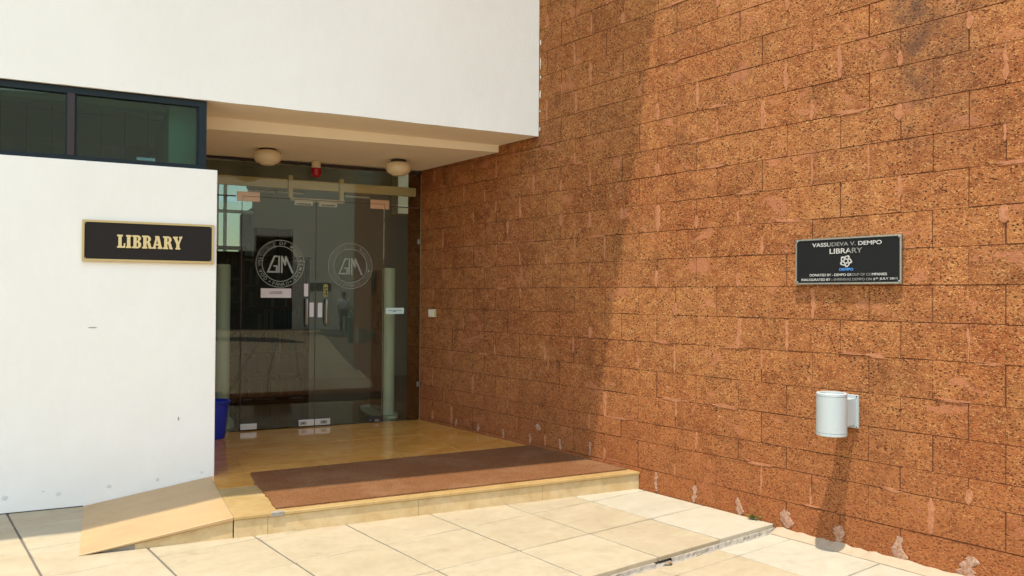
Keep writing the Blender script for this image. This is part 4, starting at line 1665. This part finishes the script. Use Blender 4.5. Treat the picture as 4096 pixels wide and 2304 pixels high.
for ch, x in zip('LIBRARY', lx):
    spl = [[(LW0 + (x + px) / tot * (LW1 - LW0), LZ0 + pz / 100 * (LZ1 - LZ0)) for px, pz in s_] for s_ in GL[ch][1]]
    me = curve_mesh(spl, 0.004)
    stand(me, 'F', -0.0262)
    part_from('letter', me, M['brass_paint'], ls)

# donor plaque on the laterite wall
py0, py1, pz0, pz1 = -2.733, -3.446, 1.646, 1.945
pq = empty('donor_plaque', (0, (py0 + py1) / 2, pz0), 'W', label='black plaque with silver lettering on the laterite wall', cat='plaque')
b = MB()
XP = -0.026
b.box(XP, -0.010, py1 + .006, py0 - .006, pz0 + .006, pz1 - .006)
b.part('panel', M['plaque'], pq)
fw = 0.010
b = MB()
b.prism([(py1, pz0), (py0, pz0), (py0 - fw, pz0 + fw), (py1 + fw, pz0 + fw)], XP - .003, -0.008, 'x')
b.prism([(py0, pz0), (py0, pz1), (py0 - fw, pz1 - fw), (py0 - fw, pz0 + fw)], XP - .003, -0.008, 'x')
b.prism([(py0, pz1), (py1, pz1), (py1 + fw, pz1 - fw), (py0 - fw, pz1 - fw)], XP - .003, -0.008, 'x')
b.prism([(py1, pz1), (py1, pz0), (py1 + fw, pz0 + fw), (py1 + fw, pz1 - fw)], XP - .003, -0.008, 'x')
b.part('silver_frame', M['steel'], pq)
for yy in (py0 - .014, py1 + .014):
    for zz in (pz0 + .014, pz1 - .014):
        b = MB()
        b.lathe([(0.0085, 0), (0.0075, 0.003), (0.004, 0.005), (0, 0.0055)], 0, 0, 12)
        for v in b.bm.verts:
            v.co = Vector((XP - .0032 - v.co.z, yy + v.co.x, zz + v.co.y))
        b.part('screw', M['steel'], pq, smooth=True)
PW, PH = py0 - py1, pz1 - pz0


def plaque_text(txt, u0, u1, v0, v1, mat, bold=0.012, shear=0.0, skip=None):
    me = fit(text_mesh(txt, 0.001, bold, shear), -py0 + u0 * PW, -py0 + u1 * PW, pz0 + v0 * PH, pz0 + v1 * PH, 0.0008)
    stand(me, 'B', XP - 0.0018)
    return part_from('lettering', me, mat, pq)


def two_tone(txt, ncut, u0, u1, v0, v1, shear=0.0, bold=0.012):
    """one line whose right part has weathered to dull grey"""
    me = text_mesh(txt, 0.001, bold, shear)
    fit(me, -py0 + u0 * PW, -py0 + u1 * PW, pz0 + v0 * PH, pz0 + v1 * PH, 0.0008)
    stand(me, 'B', XP - 0.0018)
    o = part_from('lettering', me, M['letter_silver'], pq)
    me.materials.append(M['letter_dull'])
    oy = ORG[pq].y
    for p in me.polygons:
        yy = p.center.y + oy
        u = (py0 - yy) / PW
        if ncut[0] < u < ncut[1]:
            p.material_index = 1
    return o


two_tone('VASSUDEVA V. DEMPO', (0.34, 0.60), 0.172, 0.829, 0.815, 0.900)
two_tone('LIBRARY', (0.53, 0.99), 0.345, 0.655, 0.655, 0.765)
plaque_text('DEMPO', 0.440, 0.572, 0.283, 0.340, M['blue_letter'], 0.03)
two_tone('DONATED BY - DEMPO GROUP OF COMPANIES', (0.55, 0.74), 0.147, 0.875, 0.172, 0.226)
two_tone('INAUGURATED BY - SHRINIVAS DEMPO ON 6', (0.38, 0.76), 0.062, 0.770, 0.072, 0.126)
plaque_text('th', 0.775, 0.797, 0.098, 0.132, M['letter_silver'])
plaque_text('JULY 2011', 0.810, 0.965, 0.072, 0.126, M['letter_silver'])
# five-fold emblem of D-shaped loops
spl = []
cu, cv = -py0 + 0.502 * PW, pz0 + 0.487 * PH
for k in range(5):
    a = R(90 + 72 * k - 12)
    def q(px, pz):
        return (cu + (px * math.cos(a - R(90)) - pz * math.sin(a - R(90))), cv + (px * math.sin(a - R(90)) + pz * math.cos(a - R(90))))
    sc_ = 0.00092
    outer = [(-11, 7), (8, 6), (16, 12), (21, 24), (18, 36), (9, 41), (-11, 32), (-17, 25)]
    inner = [(-6, 15), (-8, 23), (-3, 28), (8, 31), (11, 24), (9, 16)]
    spl.append([q(px * sc_, (pz + 4) * sc_) for px, pz in outer])
    spl.append([q(px * sc_, (pz + 4) * sc_) for px, pz in reversed(inner)])
mes = [curve_mesh(spl[2 * k:2 * k + 2], 0.0008) for k in range(5)]
for m_ in mes:
    pass
me = join_meshes(mes)
# keep the loops just apart and to size
for v in me.vertices:
    v.co.x = cu + (v.co.x - cu) * 1.02
    v.co.y = cv + (v.co.y - cv) * 0.95
stand(me, 'B', XP - 0.0018)
part_from('five_loop_emblem', me, M['letter_silver'], pq)

# ================================================================== WALL LAMP
wl = empty('wall_lamp', (0, -3.105, 0.70), 'W', label='pale grey cylindrical up and down lamp low on the laterite wall', cat='wall lamp')
cx, cyy = -0.215, -3.105
z0, z1 = 0.706, 0.970
b = MB()
rC = 0.0905
b.lathe([(rC - 0.020, z1 - 0.03), (rC - 0.020, z1 - 0.001), (rC - 0.004, z1), (rC, z1 - 0.004), (rC, z1 - 0.0175), (rC - 0.0035, z1 - 0.0185), (rC - 0.0035, z1 - 0.0205), (rC, z1 - 0.0215),
         (rC, z0 + 0.0215), (rC - 0.0035, z0 + 0.0205), (rC - 0.0035, z0 + 0.0185), (rC, z0 + 0.0175), (rC, z0 + 0.004), (rC - 0.004, z0), (rC - 0.020, z0), (rC - 0.020, z0 + 0.03)], cx, cyy, 64)
b.part('cylinder', M['lamp_grey'], wl, smooth=True)
MB().lathe([(0, z1 - 0.014), (rC - 0.0205, z1 - 0.014)], cx, cyy, 48).part('upper_glass', simple('dusty_lamp_glass', (0.45, 0.44, 0.38), 0.25), wl)
MB().lathe([(0, z0 + 0.014), (rC - 0.0205, z0 + 0.014)], cx, cyy, 48).part('lower_glass', M['black_metal'], wl)
MB().box(-0.150, -0.022, cyy - 0.048, cyy + 0.048, 0.757, 0.925, 0.003).part('arm', M['lamp_grey'], wl)
MB().box(-0.0215, -0.006, cyy - 0.066, cyy + 0.066, 0.737, 0.946, 0.003).part('back_plate', M['lamp_grey'], wl)
for zz in (0.938, 0.745):
    MB().box(-0.025, -0.0217, cyy - 0.060, cyy - 0.053, zz - 0.003, zz + 0.003).part('screw', M['black_metal'], wl)

# ================================================================== WEED, DRY LEAF
wd = empty('weed', (-0.026, -2.415, 0), 'W', label='tiny green weed growing at the foot of the laterite wall', cat='weed')
rr = random.Random(4)
for k in range(13):
    a = R(rr.uniform(110, 270))
    ln = rr.uniform(0.045, 0.085)
    dx_, dy_ = math.cos(a), math.sin(a)
    b = MB()
    px, py = -0.014, -2.415 + rr.uniform(-.018, .018)
    base = Vector((px, py, 0.002))
    tip = base + Vector((dx_ * ln * 0.7, dy_ * ln, rr.uniform(0.010, 0.032)))
    mid = base.lerp(tip, 0.55) + Vector((0, 0, 0.010))
    sd_ = Vector((-dy_, dx_, 0)) * rr.uniform(0.010, 0.016)
    vs = [b.bm.verts.new(q) for q in (base, mid + sd_, tip, mid - sd_)]
    cv_ = b.bm.verts.new(mid + Vector((0, 0, -0.003)))
    for i in range(4):
        b.bm.faces.new((vs[i], vs[(i + 1) % 4], cv_))
    b.part('leaf', M['leaf'], wd)
b = MB()
rr = random.Random(6)
pts = [(-1.17, -2.585), (-1.13, -2.61), (-1.10, -2.60), (-1.085, -2.572), (-1.115, -2.585), (-1.14, -2.575)]
vs = [b.bm.verts.new((p[0], p[1], -0.046 + rr.uniform(0, 0.016))) for p in pts]
c_ = b.bm.verts.new((-1.125, -2.59, -0.030))
for i in range(6):
    b.bm.faces.new((vs[i], vs[(i + 1) % 6], c_))
b.thing('dry_leaf', M['dry_leaf'], (-1.12, -2.59, -0.05), 'W', label='curled dry leaf under the broken edge of the raised paving', cat='leaf')

# ================================================================== WHAT THE GLASS REFLECTS: far side of the plaza
ob = empty('opposite_building', (-4, -28.2, 0), 'W', label='white building across the plaza, seen only as a reflection in the doors', cat='building')
b = MB()
b.box(-22, -12.0, -36, -28.2, -0.08, 9.5)
b.box(-12.0, -3.0, -36, -28.2, 3.62, 9.5)
b.box(-3.0, -1.3, -36, -28.2, 4.35, 9.5)
b.box(-1.3, 9.0, -36, -28.2, -0.08, 9.5)
b.part('front_wall', M['plaster'], ob)
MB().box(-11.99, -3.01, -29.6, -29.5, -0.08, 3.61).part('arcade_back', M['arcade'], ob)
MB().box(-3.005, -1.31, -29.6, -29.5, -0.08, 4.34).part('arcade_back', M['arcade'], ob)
MB().box(-0.5, 0.5, -28.22, -28.19, 1.75, 2.15).part('window', M['dark_glass'], ob)
for x in (-20, -16.5, -13):
    MB().box(x, x + 1.5, -28.22, -28.19, 4.9, 6.6).part('window', M['dark_glass'], ob)
sb = empty('side_block', (1.5, -17, 0), 'W', label='grey side wall beyond the end of the laterite wall, seen in reflection', cat='building')
MB().box(1.9, 2.4, -28.1, -7.9, -0.08, 6.5).part('side_wall', M['plaster'], sb)
for i, (y0_, y1_) in enumerate(((-13.5, -11.5), (-22.5, -20.0))):
    MB().box(1.87, 1.898, y0_, y1_, 0.2, 3.0).part('side_window', M['dark_glass'], sb)
MB().prism([(-3.17, -20.7), (-1.96, -20.04), (-0.8, -16.5), (-1.91, -17.07), (-3.02, -17.87), (-5.5, -19.2), (-6.0, -21.4)], -0.0455, -0.041).thing('dark_ground_patch', M['ground_dark'], (-3, -19, -0.045), 'W', kind='structure')  # thin dark curved patch laid over the plaza paving
MB().prism([(-1.03, -22.96), (0.32, -21.6), (1.8, -21.3), (1.8, -27.0), (0.6, -26.87)], -0.0455, -0.041).thing('dark_ground_patch', M['ground_dark'], (0, -23, -0.045), 'W', kind='structure')  # second thin dark patch on the plaza paving
# green planter boxes
pl = empty('planter', (1.0, -17.5, -0.05), 'W', label='green planter box beyond the end of the laterite wall, seen in reflection', cat='planter')
MB().box(0.55, 1.35, -17.9, -17.1, -0.045, 0.75, 0.02).part('tub', M['teal'], pl)
MB().box(0.50, 1.40, -17.95, -17.05, 0.752, 0.80, 0.01).part('rim', M['teal'], pl)
b = MB()
rr = random.Random(3)
for k in range(160):
    c_ = Vector((rr.uniform(.6, 1.3), rr.uniform(-17.85, -17.15), rr.uniform(.8, 1.15)))
    d_ = Vector((rr.uniform(-1, 1), rr.uniform(-1, 1), rr.uniform(-.3, 1))).normalized() * 0.07
    e_ = d_.orthogonal().normalized() * 0.03
    vs = [b.bm.verts.new(c_ + q) for q in (-d_, e_, d_, -e_)]
    b.bm.faces.new(vs)
b.part('foliage', M['leaf'], pl, kind='stuff')

# a passer-by in a white shirt, reflected in the right door
pr = empty('person', (0.80, -23.6, -0.05), 'W', label='person in white shirt and dark trousers, reflected in the right door', cat='person')


def skin_body(name, verts, edges, radii, mat, parent, root=0, lvl=1):
    me = bpy.data.meshes.new(name)
    me.from_pydata([Vector(v) for v in verts], edges, [])
    o = bpy.data.objects.new(name, me)
    col.objects.link(o)
    sm_ = o.modifiers.new('s', 'SKIN')
    sm_.use_smooth_shade = True
    o.modifiers.new('d', 'SUBSURF').levels = lvl
    for i, r_ in enumerate(radii):
        sv = me.skin_vertices[0].data[i]
        sv.radius = (r_, r_) if not isinstance(r_, tuple) else r_
        sv.use_root = (i == root)
    dg = bpy.context.evaluated_depsgraph_get()
    m2 = bpy.data.meshes.new_from_object(o.evaluated_get(dg))
    bpy.data.objects.remove(o)
    m2.materials.clear()
    m2.materials.append(mat)
    p = bpy.data.objects.new(name, m2)
    col.objects.link(p)
    p.parent = parent
    return p


V = [(0, 0, .95), (0, 0, 1.15), (0, .0, 1.38), (0, 0, 1.47), (0, .01, 1.53), (0, .02, 1.62), (0, .01, 1.70),      # pelvis..head
     (.10, 0, .90), (.12, .03, .50), (.12, -.02, .08), (.12, .12, .03),                                             # right leg
     (-.10, 0, .90), (-.11, -.03, .50), (-.11, -.10, .08), (-.11, .04, .03),                                        # left leg
     (.19, 0, 1.40), (.24, .02, 1.14), (.20, .14, .92), (.19, .18, .86),                                            # arm
     (-.19, 0, 1.40), (-.25, .0, 1.14), (-.24, .08, .90), (-.24, .11, .83)]
E_ = [(0, 1), (1, 2), (2, 3), (3, 4), (4, 5), (5, 6), (0, 7), (7, 8), (8, 9), (9, 10), (0, 11), (11, 12), (12, 13), (13, 14), (2, 15), (15, 16), (16, 17), (17, 18), (2, 19), (19, 20), (20, 21), (21, 22)]
RA = [.13, .125, .14, .06, .055, .09, .07, .085, .055, .04, .03, .085, .055, .04, .03, .06, .045, .032, .03, .06, .045, .032, .03]
skin_body('body', V, E_, RA, M['skin'], pr)
vi = [0, 1, 2, 15, 16, 19, 20]
mp_ = {v: i for i, v in enumerate(vi)}
skin_body('shirt', [V[i] for i in vi], [(mp_[a], mp_[c_]) for a, c_ in E_ if a in mp_ and c_ in mp_], [RA[i] + 0.02 for i in vi], M['shirt'], pr)
vi = [0, 7, 8, 9, 11, 12, 13]
mp_ = {v: i for i, v in enumerate(vi)}
skin_body('trousers', [V[i] for i in vi], [(mp_[a], mp_[c_]) for a, c_ in E_ if a in mp_ and c_ in mp_], [RA[i] + 0.022 for i in vi], M['trousers'], pr)
b = MB()
b.lathe([(0.0, 1.765), (0.06, 1.75), (0.092, 1.70), (0.098, 1.65), (0.09, 1.62), (0.08, 1.62)], 0, -0.01, 16)
o = bpy.data.objects.new('hair', b.mesh('hair', smooth=True))
o.data.materials.append(M['hair'])
col.objects.link(o)
o.parent = pr
